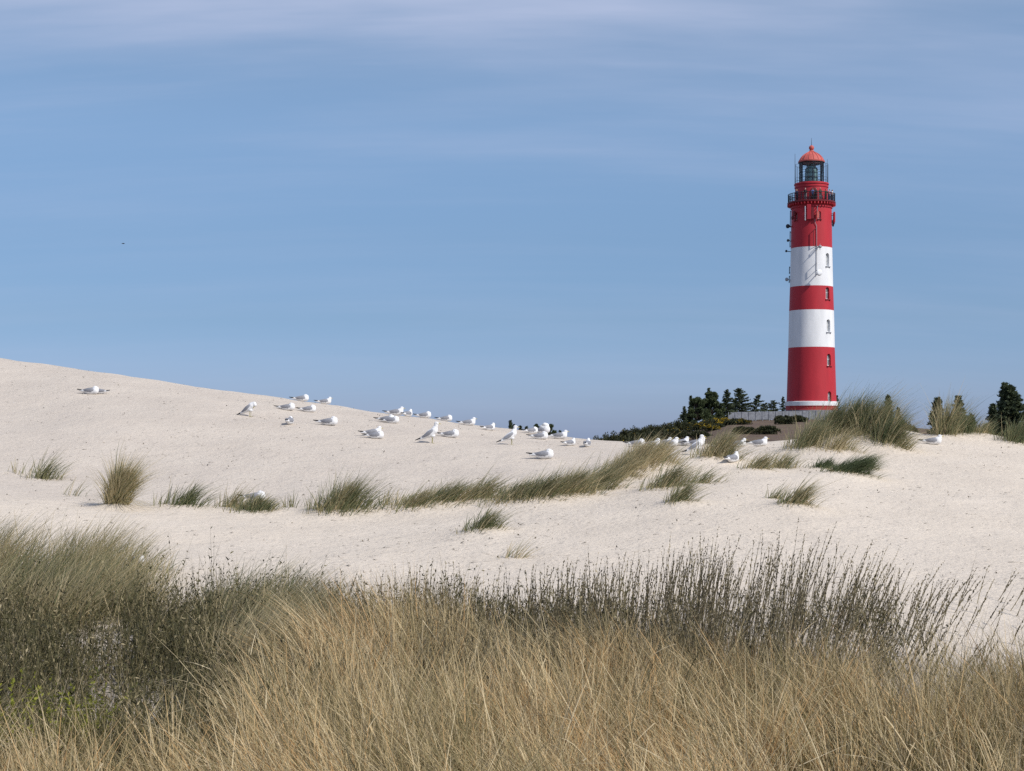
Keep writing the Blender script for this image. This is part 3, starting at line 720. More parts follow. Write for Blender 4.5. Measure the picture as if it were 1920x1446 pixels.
# watch room and lantern
b = bmesh.new(); add_lathe(b, [(30.5*K, lz(375.8)), (30.3*K, lz(350.5)), (31.4*K, lz(350)), (31.6*K, lz(348)), (30.6*K, lz(347.4)), (30.8*K, lz(345.4)), (32.2*K, lz(344.6)), (32.2*K, lz(342.2)), (31.4*K, lz(341.6)), (5*K, lz(341.6))], 72)
bm_obj('watch_room', b, M_RED, LH, True).data.set_sharp_from_angle(angle=R(28))
dr = bmesh.new(); arch_prism(dr, 0.9, 2.0, 0.05); bmesh.ops.transform(dr, matrix=Matrix.Translation(pol(R(8), 30.4*K, lz(375.6))) @ Matrix.Rotation(R(8), 4, 'Z'), verts=dr.verts[:])
bm_obj('door', dr, M_DRED, LH)
b = bmesh.new(); add_lathe(b, [(23.0*K, lz(341.6)), (23.0*K, lz(301.5))], 16, False)
bm_obj('glazing', b, M_GLZ, LH)
b = bmesh.new()
for i in range(12):
    a = 2*math.pi*(i+.5)/12
    add_tube(b, pol(a, 23.3*K, lz(341.8)), pol(a, 23.3*K, lz(301)), 0.04, 0.04, 6)
for py, t in ((340.5, .12), (331.5, .03), (322, .03), (312, .03), (303, .12)): ring_rail(b, 23.3*K, lz(py), t, 16)
bm_obj('glazing_bars', b, M_DARK, LH)
b = bmesh.new(); add_lathe(b, [(9*K, lz(341.4)), (11*K, lz(339)), (11.5*K, lz(330)), (11.5*K, lz(320)), (10*K, lz(313)), (6*K, lz(307)), (2*K, lz(304))], 24)
lens = bm_obj('lens', b, M_LENS, LH)
b = bmesh.new()
for i in range(8): add_tube(b, pol(2*math.pi*i/8+.2, 11.8*K, lz(340)), pol(2*math.pi*i/8+.2, 11.2*K, lz(314)), 0.06, 0.06, 5)
for py, r_ in ((339, 11.6), (331, 11.8), (322, 11.8), (314, 10.8), (309, 8)): ring_rail(b, r_*K, lz(py), 0.05, 24)
bm_obj('lens_frame', b, M_DARK, lens)
b = bmesh.new()
for i in range(14):
    a = 2*math.pi*(i+.3)/14; add_tube(b, pol(a, 30.6*K, lz(341.6)), pol(a, 30.6*K, lz(306.5)), 0.035, 0.03, 5)
for py in (338, 332): ring_rail(b, 30.6*K, lz(py), 0.018)
ring_rail(b, 30.6*K, lz(307), 0.018)
bm_obj('lantern_railing', b, M_DARK, LH)
b = bmesh.new(); add_lathe(b, [(20*K, lz(303)), (24.6*K, lz(302.4)), (24.8*K, lz(300.2)), (23.0*K, lz(299.6)), (21.6*K, lz(296.9)), (19.6*K, lz(294.0)), (16.8*K, lz(291.0)), (13.4*K, lz(288.4)), (9.9*K, lz(286.3)), (6.6*K, lz(284.7)), (5.0*K, lz(283.8)), (4.6*K, lz(283.2)), (4.4*K, lz(281.6)), (3.0*K, lz(281.2)), (2.8*K, lz(280.6))], 48)
for i in range(16):
    a = 2*math.pi*(i+.5)/16; pts = [(23.1, 299.5), (21.7, 296.8), (19.7, 293.9), (16.9, 290.9), (13.5, 288.3), (10, 286.2), (6.7, 284.6), (5, 283.6)]
    for (r0, z0), (r1, z1) in zip(pts, pts[1:]): add_tube(b, pol(a, r0*K, lz(z0)), pol(a, r1*K, lz(z1)), 0.06, 0.06, 5)
roof = bm_obj('roof', b, M_ROOF, LH, True); roof.data.set_sharp_from_angle(angle=R(35))
b = bmesh.new(); add_ball(b, (0, 0, lz(276.6)), 4.9*K, 3); add_tube(b, (0, 0, lz(281)), (0, 0, lz(279)), 2.6*K, 2.4*K, 16)
bm_obj('ball_finial', b, M_ROOF, roof, True)
b = bmesh.new(); add_tube(b, (0, 0, lz(272)), (0, 0, lz(259)), 0.05, 0.02, 6); bm_obj('lightning_rod', b, M_DARK, roof)
b = bmesh.new(); p = pol(R(-80), 30.8*K, lz(341)); add_tube(b, p, (p.x, p.y, lz(287)), 0.06, 0.025, 6); bm_obj('whip_antenna', b, M_DARK, LH)
b = bmesh.new(); p = pol(R(70), 30.8*K, lz(341)); add_tube(b, p, (p.x, p.y, lz(299)), 0.05, 0.025, 6); bm_obj('whip_antenna', b, M_DARK, LH)

def at(dx, py, off):     # a point off the wall: dx photo pixels right of the axis
    r = rad_at(py); a = math.asin(max(-1, min(1, dx*K/r))); return pol(a, r+off, lz(py)), a
def panel(dx, py0, py1, w, off, mat, name='panel_antenna', depth=0.22):
    p, a = at(dx, (py0+py1)/2, off); b = bmesh.new()
    add_box(b, p, (w, depth, (py1-py0)*K), Matrix.Rotation(a, 3, 'Z'))
    bmesh.ops.bevel(b, geom=b.edges[:], offset=0.04, segments=2, affect='EDGES')
    for py in (py0+3, py1-3):
        q, _ = at(dx, py, -0.02); q2, _ = at(dx, py, off); add_tube(b, q, q2, 0.05, 0.05, 6)
    return bm_obj(name, b, mat, LH)
panel(-9.5, 388, 415, 0.14, 0.55, M_WHITE); panel(-3.8, 385, 413, 0.62, 0.60, M_RED)
panel(1.6, 390, 412, 0.42, 0.35, M_DRED, 'equipment_box', 0.3); panel(10.0, 398.5, 411, 0.42, 0.45, M_ROOF, 'equipment_box', 0.3)
panel(9.2, 388, 400, 0.09, 0.5, M_GREY); panel(-28, 395, 404, 0.45, 0.4, M_DRED, 'equipment_box', 0.3); panel(-31, 404, 410, 0.4, 0.4, M_DRED, 'equipment_box', 0.3)
def side_panel(a, r, py0, py1, w, mat):
    b = bmesh.new(); p = pol(a, r, lz((py0+py1)/2)); add_box(b, p, (w, 0.25, (py1-py0)*K), Matrix.Rotation(a, 3, 'Z'))
    bmesh.ops.bevel(b, geom=b.edges[:], offset=0.05, segments=2, affect='EDGES')
    for py in (py0+3, py1-3): add_tube(b, pol(a, r-0.75, lz(py)), pol(a, r, lz(py)), 0.05, 0.05, 6)
    bm_obj('panel_antenna', b, mat, LH)
side_panel(R(80), 42.6*K, 395.5, 415, 0.55, M_RED); side_panel(R(98), 41.6*K, 397, 417, 0.45, M_DRED); side_panel(R(100), 40.5*K, 408, 421, 0.25, M_DARK)
# dishes on the left side
def dish(dx, py, r, mat, stem_from):
    b = bmesh.new(); c = Vector((dx*K, -0.6, lz(py)))
    d = Vector((-0.55, -0.8, 0)).normalized()
    M = Matrix.Translation(c) @ Vector((0, 0, 1)).rotation_difference(d).to_matrix().to_4x4()
    n0 = len(b.verts); add_lathe(b, [(r*0.25, -r*0.7), (r*0.8, -r*0.4), (r, 0), (r, r*0.35), (r*0.96, r*0.38), (r*0.3, r*0.46)], 24)
    bmesh.ops.transform(b, matrix=M, verts=b.verts[:])
    add_tube(b, c-d*r*0.5, Vector((stem_from*K, -0.15, lz(py+1))), 0.06, 0.06, 6)
    bm_obj('dish_antenna', b, mat, LH, True).data.set_sharp_from_angle(angle=R(40))
dish(-43.2, 420.3, 4.0*K, M_DARK, -37); dish(-43.0, 447.3, 2.6*K, M_DARK, -37.5); dish(-46.2, 467.3, 2.3*K, M_DARK, -38); dish(-45.2, 521.0, 3.4*K, M_GREY, -39)
for y0, y1 in ((390, 422), (429, 459.5), (496, 510), (513.5, 527)):
    b = bmesh.new(); x = -(rad_at((y0+y1)/2)/K+1.4)
    add_tube(b, (x*K, 0, lz(y0)), (x*K-0.03, 0, lz(y1)), 0.07, 0.07, 6)
    for yy in (y0+2, y1-2): add_tube(b, (x*K, 0, lz(yy)), ((x+3)*K, 0, lz(yy)), 0.05, 0.05, 5)
    bm_obj('antenna_mast', b, M_DARK, LH)
# cable run and brackets down the front
b = bmesh.new(); pts = [(6.5, 412), (6.0, 418), (9.0, 425), (9.2, 440), (9.3, 463), (9.2, 480), (9.0, 500), (9.2, 518)]
for (x0, y0), (x1, y1) in zip(pts, pts[1:]):
    add_tube(b, at(x0, y0, 0.12)[0], at(x1, y1, 0.12)[0], 0.045, 0.045, 6)
bm_obj('cable_run', b, M_GREY, LH)
b = bmesh.new()
for y0, y1, off in ((424, 462, .35),):
    for x in (3.4,): 
        add_tube(b, at(x, y0+9, off)[0], at(x, y1, off)[0], 0.06, 0.06, 6); add_tube(b, at(x, y0+9, off)[0], at(8.8, y0+5, .1)[0], 0.05, 0.05, 6); add_tube(b, at(x, y1, off)[0], at(8.8, y1, .1)[0], 0.05, 0.05, 6)
bm_obj('bracket', b, M_DRED, LH)
for (x, y0, y1) in ((8.6, 464, 470), (6.5, 495, 508)):
    b = bmesh.new(); p0, a = at(x, y0, 0.75); p1, _ = at(x, y1, 0.75)
    add_tube(b, p0, p1, 0.05, 0.05, 6); add_tube(b, p0, at(9, y0, 0)[0], 0.05, 0.05, 6); add_tube(b, p1, at(9, y1, 0)[0], 0.05, 0.05, 6)
    bm_obj('bracket', b, M_GREY, LH)
# pole with small aerial and white dish on the front
b = bmesh.new(); p, a = at(9.6, 466.5, 0); q, _ = at(9.6, 466.5, 1.9); add_tube(b, p, q, 0.07, 0.05, 6); add_ball(b, q, (0.3, 0.3, 0.22), 2)
add_tube(b, q+Vector((0, 0, -.5)), q+Vector((0, 0, .45)), 0.05, 0.05, 6); bm_obj('aerial', b, M_GREY, LH)
b = bmesh.new(); p, a = at(9.8, 515, 0); q, _ = at(9.8, 514, 1.3)
add_lathe(b, [(0.1, -0.2), (0.35, -0.12), (0.50, 0.05), (0.50, 0.12), (0.2, 0.16)], 24)
bmesh.ops.transform(b, matrix=Matrix.Translation(q) @ Vector((0, 0, 1)).rotation_difference(Vector((0.5, -0.85, 0))).to_matrix().to_4x4(), verts=b.verts[:])
add_tube(b, p, q, 0.07, 0.07, 6); bm_obj('dish_antenna', b, M_WHITE, LH, True)

# ------------------------------------------------------------------ visitors on the gallery
M_SKIN = simple('skin', (0.50, 0.31, 0.23), 0.55, 0, 0.06)
def limb(bm, pts):
    for (p, r), (q, s) in zip(pts, pts[1:]):
        add_tube(bm, p, q, r, s, 10)
    for p, r in pts: add_ball(bm, p, r*0.99, 2)
def person_meshes():
    # standing, a little bent forward, both hands on the rail; front is -Y
    bm = bmesh.new()
    arms = {}
    for s in (-1, 1):
        limb(bm, [((s*.095, .02, .92), .088), ((s*.10, .0, .50), .06), ((s*.11, .04, .09), .042)])
        limb(bm, [((s*.11, .05, .05), .045), ((s*.125, -.11, .03), .035), ((s*.13, -.17, .025), .022)])
        A = [((s*.185, -.02, 1.40), .058), ((s*.24, -.10, 1.14), .045), ((s*.20, -.33, 1.22), .033)]
        arms[s] = A; limb(bm, A)
        h = Vector((s*.195, -.385, 1.235)); add_ball(bm, h, (.040, .048, .020), 2)
        for i, (fx, fl) in enumerate(((-.03, .062), (-.010, .075), (.010, .07), (.028, .055))):
            b0 = h+Vector((fx, -.035, .004)); b1 = b0+Vector((0, -fl*.6, -.012)); b2 = b1+Vector((0, -fl*.2, -fl*.45))
            limb(bm, [(b0, .0105), (b1, .010), (b2, .009)])
        limb(bm, [(h+Vector((-s*.03, 0, 0)), .013), (h+Vector((-s*.06, -.03, -.012)), .010)])
    limb(bm, [((0, .02, .93), .13), ((0, .01, 1.12), .125), ((0, -.02, 1.32), .150), ((0, -.03, 1.42), .11), ((0, -.045, 1.52), .055), ((0, -.055, 1.58), .055)])
    add_ball(bm, (0, -.06, 1.655), (.075, .092, .112), 3); add_ball(bm, (0, -.085, 1.60), (.055, .062, .055), 2)
    add_ball(bm, (0, -.155, 1.645), (.013, .022, .022), 2)
    for s in (-1, 1): add_ball(bm, (s*.077, -.05, 1.65), (.012, .022, .032), 2)
    add_ball(bm, (0, -.142, 1.60), (.024, .012, .008), 2)
    body = remeshed(bm, 0.011, 2); body.materials.append(M_SKIN)
    bm = bmesh.new()
    for s in (-1, 1): limb(bm, [(p, r+.016) for p, r in arms[s]])
    limb(bm, [((0, .02, .90), .150), ((0, .01, 1.12), .146), ((0, -.02, 1.32), .170), ((0, -.03, 1.42), .128), ((0, -.04, 1.48), .075)])
    jacket = remeshed(bm, 0.014, 2)
    bm = bmesh.new()
    for s in (-1, 1): limb(bm, [((s*.095, .02, .93), .108), ((s*.10, .0, .50), .078), ((s*.11, .04, .10), .064)])
    limb(bm, [((-.05, .02, .95), .125), ((.05, .02, .95), .125)])
    trousers = remeshed(bm, 0.014, 2)
    bm = bmesh.new(); add_ball(bm, (0, -.045, 1.685), (.085, .098, .098), 3); add_ball(bm, (0, .0, 1.64), (.08, .07, .09), 2)
    bmesh.ops.delete(bm, geom=[v for v in bm.verts if v.co.y < -.10 and v.co.z < 1.70], context='VERTS')
    hair = bpy.data.meshes.new('hair'); bm.to_mesh(hair); bm.free()
    pair = []
    for nm, c, r in (('eye', (.03, -.142, 1.663), (.010,)*3), ('shoe', (.122, -.05, .045), (.058, .15, .05))):
        for s in (-1, 1):
            bm = bmesh.new(); add_ball(bm, (s*c[0], c[1], c[2]), r, 2)
            me = bpy.data.meshes.new(nm); bm.to_mesh(me); bm.free(); pair.append(me)
    for m in (jacket, trousers, hair, *pair): m.materials.append(None); m.polygons.foreach_set('use_smooth', [True]*len(m.polygons))
    return (body, jacket, trousers, hair, *pair)
PM = person_meshes()
cl = {n: simple('cloth_'+n, c, 0.8, 0, 0.1) for n, c in dict(navy=(.02, .03, .08), black=(.015, .015, .018), white=(.75, .75, .75), pink=(.6, .22, .28), grey=(.2, .2, .22), blue=(.08, .16, .4), green=(.05, .09, .05), beige=(.45, .36, .26), brown=(.06, .035, .02), blonde=(.4, .27, .12), grizzle=(.35, .34, .33)).items()}
VIS = [(-26.5, 'navy', 'black', 'blonde', 'visitor in navy jacket leaning on the railing left of the others'),
       (-11.0, 'black', 'grey', 'grizzle', 'grey haired visitor in black jacket left of the gallery middle'),
       (2.3, 'blue', 'black', 'brown', 'visitor in blue jacket at the middle of the gallery'),
       (8.0, 'black', 'black', 'brown', 'dark clothed visitor just right of the one in blue'),
       (15.8, 'brown', 'grey', 'beige', 'visitor in brown top with light hair on the gallery'),
       (26.0, 'green', 'black', 'brown', 'visitor in dark green coat right of the gallery middle'),
       (32.5, 'pink', 'navy', 'blonde', 'visitor in pink top beside the one in dark green'),
       (40.2, 'white', 'navy', 'brown', 'visitor in white top at the right end of the gallery')]
for i, (dx, jc, tcl, hc, lab) in enumerate(VIS):
    r = 43.3*K-0.42; a = math.asin(dx*K/r) if dx*K < r else R(80)
    pl = pol(a, r, lz(375.8)); wl = Matrix.Translation(LH.location) @ Matrix.Rotation(LROT, 4, 'Z') @ pl
    e = empty('person', wl, LROT+a, 1.0+0.04*math.sin(i*2.1))
    tag(e, lab, 'person', 'visitors on the lighthouse gallery')
    for nm, me, mt in zip(('body', 'jacket', 'trousers', 'hair', 'eye', 'eye', 'shoe', 'shoe'), PM, (None, cl[jc], cl[tcl], cl[hc], cl['black'], cl['black'], cl['brown'], cl['brown'])):
        o = link(bpy.data.objects.new(nm, me), e)
        if mt is not None: o.material_slots[0].link = 'OBJECT'; o.material_slots[0].material = mt

# ------------------------------------------------------------------ gulls
M_GWHITE = simple('white_feathers', (0.73, 0.73, 0.735), 0.7, 0, 0.05, 20)
M_GGREY = simple('grey_feathers', (0.24, 0.245, 0.27), 0.7, 0, 0.12, 25)
M_GBLACK = simple('black_feathers', (0.018, 0.018, 0.02), 0.6, 0, 0.2, 25)
M_BILL = simple('yellow_bill', (0.45, 0.38, 0.10), 0.5)
M_LEG = simple('yellow_legs', (0.30, 0.28, 0.12), 0.6)
M_EYE = simple('dark_eye', (0.01, 0.01, 0.01), 0.2)
def ry(deg): return Matrix.Rotation(R(-deg), 3, 'Y')     # nose up by deg
POSES = {}
def gull_proto(name, blobs, wing, bill=None, eyes=None, legs=None, grey=None):
    """blobs: (centre, radii, pitch); wing: list of (x, y, z, half height) along the folded wing."""
    bm = bmesh.new()
    for c, r, pch in blobs: add_ball(bm, c, r, 3, ry(pch))
    body = remeshed(bm, 0.007, 5); body.materials.append(M_GWHITE); body.materials.append(M_GGREY)
    if grey:
        for p in body.polygons:
            if grey(p.center, p.normal): p.material_index = 1
    parts = [('body', body, None)]
    for s in (-1, 1):
        W = []; n = 10
        bm = bmesh.new(); rows = []
        for x, y, z, h, th in wing:
            rows.append([bm.verts.new((x, s*(y+th*math.cos(2*math.pi*i/n)*(1 if math.cos(2*math.pi*i/n) > 0 else .5)), z+h*math.sin(2*math.pi*i/n))) for i in range(n)])
        for k, (a, b_) in enumerate(zip(rows, rows[1:])):
            for i in range(n):
                f = bm.faces.new((a[i], a[(i+1) % n], b_[(i+1) % n], b_[i]) if s < 0 else (b_[i], b_[(i+1) % n], a[(i+1) % n], a[i]))
                f.material_index = 1 if k >= len(wing)-3 else (2 if k == len(wing)-4 and math.sin(2*math.pi*i/n) < .2 else 0); f.smooth = True
        bm.faces.new(rows[0]); bm.faces.new(rows[-1]).material_index = 1
        me = bpy.data.meshes.new('wing'); bm.to_mesh(me); bm.free()
        for m in (M_GGREY, M_GBLACK, M_GWHITE): me.materials.append(m)
        parts.append(('wing', me, None))
    def single(nm, bm, m):
        me = bpy.data.meshes.new(nm); bm.to_mesh(me); bm.free(); me.materials.append(m); parts.append((nm, me, None))
    if bill:
        bm = bmesh.new(); add_tube(bm, bill[0], bill[1], 0.009, 0.003, 8); single('bill', bm, M_BILL)
    for s in (-1, 1):
        if eyes:
            bm = bmesh.new(); add_ball(bm, (eyes[0], s*eyes[1], eyes[2]), 0.005, 2); single('eye', bm, M_EYE)
        if legs:
            bm = bmesh.new(); hx, hz, fx = legs
            add_tube(bm, (hx, s*.03, hz), (hx+.012, s*.032, hz*.55), .007, .005, 8); add_tube(bm, (hx+.012, s*.032, hz*.55), (fx, s*.034, .008), .005, .0045, 8)
            for tv in (-.45, 0, .45): add_tube(bm, (fx, s*.034, .007), (fx+.05*math.cos(tv), s*.034+.05*math.sin(tv), .003), .004, .003, 6)
            single('leg', bm, M_LEG)
    POSES[name] = parts
back = lambda z0: (lambda c, n: c.z > z0 and n.z > 0.35 and -0.17 < c.x < 0.035)
WING_LIE = [(.075, .040, .085, .012, .010), (.055, .052, .090, .034, .018), (.0, .060, .092, .047, .020), (-.06, .056, .092, .043, .018), (-.12, .042, .090, .030, .014), (-.165, .028, .090, .021, .010), (-.20, .020, .092, .014, .008), (-.25, .014, .099, .012, .007), (-.305, .009, .108, .006, .004)]
TAIL = [((-.125, 0, .078), (.10, .045, .036), 0), ((-.205, 0, .078), (.062, .034, .011), 3)]
gull_proto('tucked', [((0, 0, .075), (.145, .072, .070), 4), ((.075, 0, .082), (.075, .066, .074), 0), ((.095, 0, .118), (.050, .046, .046), 0), ((.070, .0, .142), (.045, .037, .034), 0)]+TAIL, WING_LIE,
           ((.030, .008, .143), (-.015, .012, .134)), (.062, .034, .150), None, back(.10))
gull_proto('resting', [((0, 0, .075), (.145, .072, .070), 6), ((.08, 0, .085), (.075, .066, .076), 10), ((.115, 0, .125), (.043, .042, .055), 0), ((.122, 0, .168), (.042, .034, .033), -4)]+TAIL, WING_LIE,
           ((.158, 0, .163), (.198, 0, .157)), (.136, .031, .176), None, back(.10))
WING_PREEN = WING_LIE
gull_proto('preening', [((0, 0, .080), (.140, .075, .076), 12), ((.07, 0, .10), (.080, .070, .085), 20), ((.075, 0, .165), (.055, .045, .060), 0), ((.045, -.02, .195), (.047, .040, .038), 0), ((-.0, 0, .15), (.07, .055, .04), 0)]+TAIL, WING_LIE,
           ((.005, -.03, .185), (-.03, -.04, .165)), (.04, .036, .203), None, None)
# standing: the body slopes down towards the tail
def slope_pt(x, z, deg, o): 
    c, s = math.cos(R(deg)), math.sin(R(deg)); return (o[0]+x*c-z*s, o[1]+x*s+z*c)
def standing(deg, o, blobs_extra, name, bill, eyes):
    def T(cx, cz): return slope_pt(cx, cz, deg, o)
    bl = []
    for (cx, cz, r, pch) in [(0, 0, (.135, .062, .066), 0), (.07, .01, (.072, .058, .066), 0), (-.115, .0, (.10, .042, .036), 0), (-.195, -.002, (.065, .032, .011), 0)]:
        x, z = T(cx, cz); bl.append(((x, 0, z), r, deg+pch))
    x, z = T(-.005, -.05); bl.append(((x+.01, 0, z), (.05, .05, .035), 0))
    bl += blobs_extra
    wg = []
    for x, y, z, h, th in WING_LIE:
        wx, wz = T(x-.005, (z-.085)*0.9+.012); wg.append((wx, y*.9, wz, h*.92, th))
    gull_proto(name, bl, wg, bill, eyes, (o[0]+.015, o[1]-.035, o[0]+.022), lambda c, n: False)
standing(30, (0, .185), [((.075, 0, .262), (.048, .044, .062), 25), ((.092, 0, .318), (.034, .033, .055), 10), ((.100, 0, .358), (.043, .033, .032), -3)], 'alert', ((.138, 0, .354), (.182, 0, .348)), (.114, .030, .366))
standing(33, (0, .180), [((.075, 0, .250), (.055, .048, .050), 0), ((.115, 0, .268), (.044, .040, .040), -30), ((.130, -.008, .242), (.040, .036, .040), -40)], 'stooped', ((.128, -.02, .21), (.108, -.03, .175)), (.142, .032, .252))
GULLS = [  # column, row of the belly or feet, pose, heading in degrees (0 = facing right), size, label
 (172, 740, 'tucked', -5, 1.06, 'resting gull alone high on the left slope'),
 (187, 739, 'tucked', 165, 0.80, 'gull facing left half hidden behind the lone high gull'),
 (467, 781, 'stooped', -15, 0.98, 'standing gull with bent head left of the group'),
 (540, 770, 'tucked', 0, 0.97, 'sleeping gull beside the standing bent headed one'),
 (580, 773, 'tucked', 12, 0.95, 'sleeping gull right of two, below the crest pair'),
 (567, 750, 'tucked', 8, 1.00, 'dark backed gull at the left of the crest pair'),
 (610, 756, 'resting', 15, 0.88, 'gull at the right of the crest pair'),
 (543, 796, 'tucked', 82, 0.98, 'gull seen from behind with its tail towards us'),
 (618, 798, 'tucked', -3, 1.08, 'sleeping gull right of the one seen from behind'),
 (700, 818, 'resting', 18, 0.98, 'gull lying behind its close neighbour, head raised'),
 (706, 823, 'tucked', 5, 0.92, 'gull lying in front of its close neighbour'),
 (727, 792, 'tucked', 10, 0.98, 'gull at the back of a sleeping pair under the crest'),
 (736, 794, 'tucked', 0, 0.92, 'gull at the front of a sleeping pair under the crest'),
 (743, 779, 'resting', 10, 1.02, 'grey gull with raised head on the crest above the pair'),
 (765, 779, 'resting', 60, 0.90, 'gull turned away on the crest beside the raised head'),
 (797, 784, 'tucked', 10, 0.92, 'gull low on the crest above the tall standing one'),
 (837, 790, 'tucked', 10, 0.88, 'dark gull low on the crest right of the tall one'),
 (879, 798, 'resting', 14, 0.95, 'brownish gull on the crest between two low ones'),
 (918, 807, 'resting', 40, 0.85, 'small gull at the crest left of the far spruce tops'),
 (808, 831, 'alert', -5, 1.04, 'tall gull standing upright in the middle of the slope'),
 (846, 821, 'tucked', 4, 1.0, 'sleeping gull just right of the tall standing one'),
 (957, 834, 'alert', 12, 0.96, 'standing gull under the far spruce tops'),
 (1018, 812, 'preening', -20, 1.10, 'large white gull preening against the dark far bush'),
 (998, 813, 'tucked', 30, 0.88, 'gull half hidden left of the preening one'),
 (1014, 824, 'tucked', 6, 0.98, 'sleeping gull in front of the preening one'),
 (1050, 823, 'resting', 5, 0.95, 'gull right of the preening one at the crest'),
 (1069, 836, 'resting', 40, 0.80, 'small gull turned half away near the crest end'),
 (1101, 838, 'resting', 75, 0.90, 'gull seen from behind at the crest end'),
 (1021, 861, 'tucked', 0, 1.06, 'lowest sleeping gull, alone on the slope'),
 (1196, 838, 'tucked', 5, 0.98, 'first gull of the long row, behind straw grass'),
 (1223, 839, 'resting', -4, 0.95, 'second gull of the long row'),
 (1247, 835, 'resting', 10, 0.86, 'gull at the back of the long row'),
 (1257, 838, 'resting', 0, 1.02, 'largest gull in the middle of the long row'),
 (1279, 836, 'resting', 25, 0.98, 'upright breasted gull right in the long row'),
 (1307, 837, 'resting', -2, 1.02, 'last gull of the long row beside the golden tuft'),
 (1306, 853, 'alert', 5, 0.95, 'gull standing behind the golden tuft'),
 (1386, 838, 'resting', 15, 0.92, 'gull with pale face right of the golden tuft'),
 (1424, 837, 'resting', 5, 1.0, 'gull on the crest between golden tuft and big mound'),
 (1374, 867, 'resting', 50, 0.92, 'gull hiding low behind the golden tuft'),
 (1750, 834, 'resting', -3, 1.0, 'lone gull right of the big grass mound'),
 (480, 947, 'tucked', -6, 0.95, 'gull nesting in the low green tuft'),
 (256, 1080, 'tucked', -5, 0.56, 'gull half hidden in the left foreground grass'),
 (398, 1168, 'resting', 20, 0.42, 'gull deep in the foreground willow scrub'),
]
first = {}
for i, (px, py, pose, hd, size, lab) in enumerate(GULLS):
    p = hit(px, py)
    z = p.z-0.008
    if lab.startswith('gull nesting'): z += 0.05
    if lab.startswith('gull half hidden in the left') : z += 0.12
    if lab.startswith('gull deep'): z += 0.10
    # keep the birds' real size: the list gives size relative to an adult
    e = empty('gull', (p.x, p.y, z), R(hd), size*0.94)
    tag(e, lab, 'gull', 'gulls resting on the dune')
    for nm, me, _ in POSES[pose]:
        link(bpy.data.objects.new(nm, me), e)
# a bird in the sky
bm = bmesh.new(); add_ball(bm, (0, 0, 0), (.20, .06, .06), 2); add_ball(bm, (.2, 0, .02), (.07, .045, .045), 2); add_ball(bm, (-.2, 0, 0), (.12, .05, .015), 2)
for s in (-1, 1):
    add_ball(bm, (.02, s*.2, .05), (.07, .2, .018), 2, Matrix.Rotation(s*.3, 3, 'X')); add_ball(bm, (-.03, s*.48, .06), (.05, .2, .012), 2, Matrix.Rotation(-s*.15, 3, 'X'))
me = remeshed(bm, 0.012, 1); me.materials.append(M_GBLACK)
fb = link(bpy.data.objects.new('flying_bird', me)); fb.location = P(231, 457, 260); fb.rotation_euler = (0.1, 0, 0.5)
tag(fb, 'tiny dark bird flying alone in the blue sky', 'bird')

# ------------------------------------------------------------------ trees and bushes behind the dune
M_BARK = simple('dark_bark', (0.06, 0.045, 0.035), 0.9, 0, 0.3, 8)
M_CONIF = leafy('conifer_needles', [(0.0, (0.030, 0.042, 0.024)), (0.5, (0.068, 0.088, 0.046)), (1.0, (0.13, 0.155, 0.07))], 0.25)
M_PINE = leafy('pine_needles', [(0.0, (0.032, 0.045, 0.022)), (0.5, (0.072, 0.095, 0.042)), (1.0, (0.14, 0.165, 0.065))], 0.25)
M_GORSE = leafy('gorse_shoots', [(0.0, (0.022, 0.027, 0.014)), (0.5, (0.050, 0.056, 0.024)), (1.0, (0.10, 0.095, 0.04))], 0.2)
M_BLOOM = leafy('gorse_blossom', [(0.0, (0.30, 0.20, 0.01)), (1.0, (0.55, 0.38, 0.02))], 0.2)
def ground_at(px, Y): x = (px-CX)/F*Y; return float(H(x, Y))
def conifer(px, ytop, Y, wpx, label, name='spruce_tree', lean=0.0, dens=1.0, ragged=0.25):
    k = Y/F; x = (px-CX)*k; zt = (HY-ytop)*k; zb = ground_at(px, Y); h = zt-zb; wr = wpx*k
    e = empty(name, (x, Y, zb)); tag(e, label, 'tree', 'dark conifers behind the dune')
    b = bmesh.new(); add_tube(b, (0, 0, -.2), (lean*h*.5, 0, h*.5), 0.03*h, 0.018*h, 8); add_tube(b, (lean*h*.5, 0, h*.5), (lean*h, 0, h*.98), 0.018*h, 0.004*h, 8)
    bm_obj('trunk', b, M_BARK, e)
    a = Acc()
    nb = int(max(40, h*20*dens))
    for i in range(nb):
        t = (i+random.random())/nb; z = h*(0.10+0.88*t)
        Lb = wr*(1-t)**0.8*random.uniform(1-ragged*1.8, 1+ragged)+0.07*wr+0.05
        an = i*2.4+random.uniform(-.4, .4); up = -0.12+0.55*t+random.uniform(-.12, .12)
        d = np.array([math.cos(an), math.sin(an), up]); m = int(30+Lb*70)
        s = rng.uniform(0.12, 1, m)**0.8
        c = np.array([lean*z, 0, z])+d[None, :]*(s*Lb)[:, None]
        c[:, 2] += -0.10*Lb*s*s+0.16*Lb*np.maximum(0, s-.6)
        c += rng.normal(size=(m, 3))*np.array([.11, .11, .06])*(0.35+Lb*0.35)
        dr = d[None, :]+rng.normal(size=(m, 3))*0.6
        a.add(*leaves(c, rng.uniform(.12, .32, m)*(0.8+h*.07), np.clip(rng.normal(.42, .25, m)+random.uniform(-.15, .15), 0, 1), dr, 0.35))
    a.build('crown', M_CONIF, e); return e
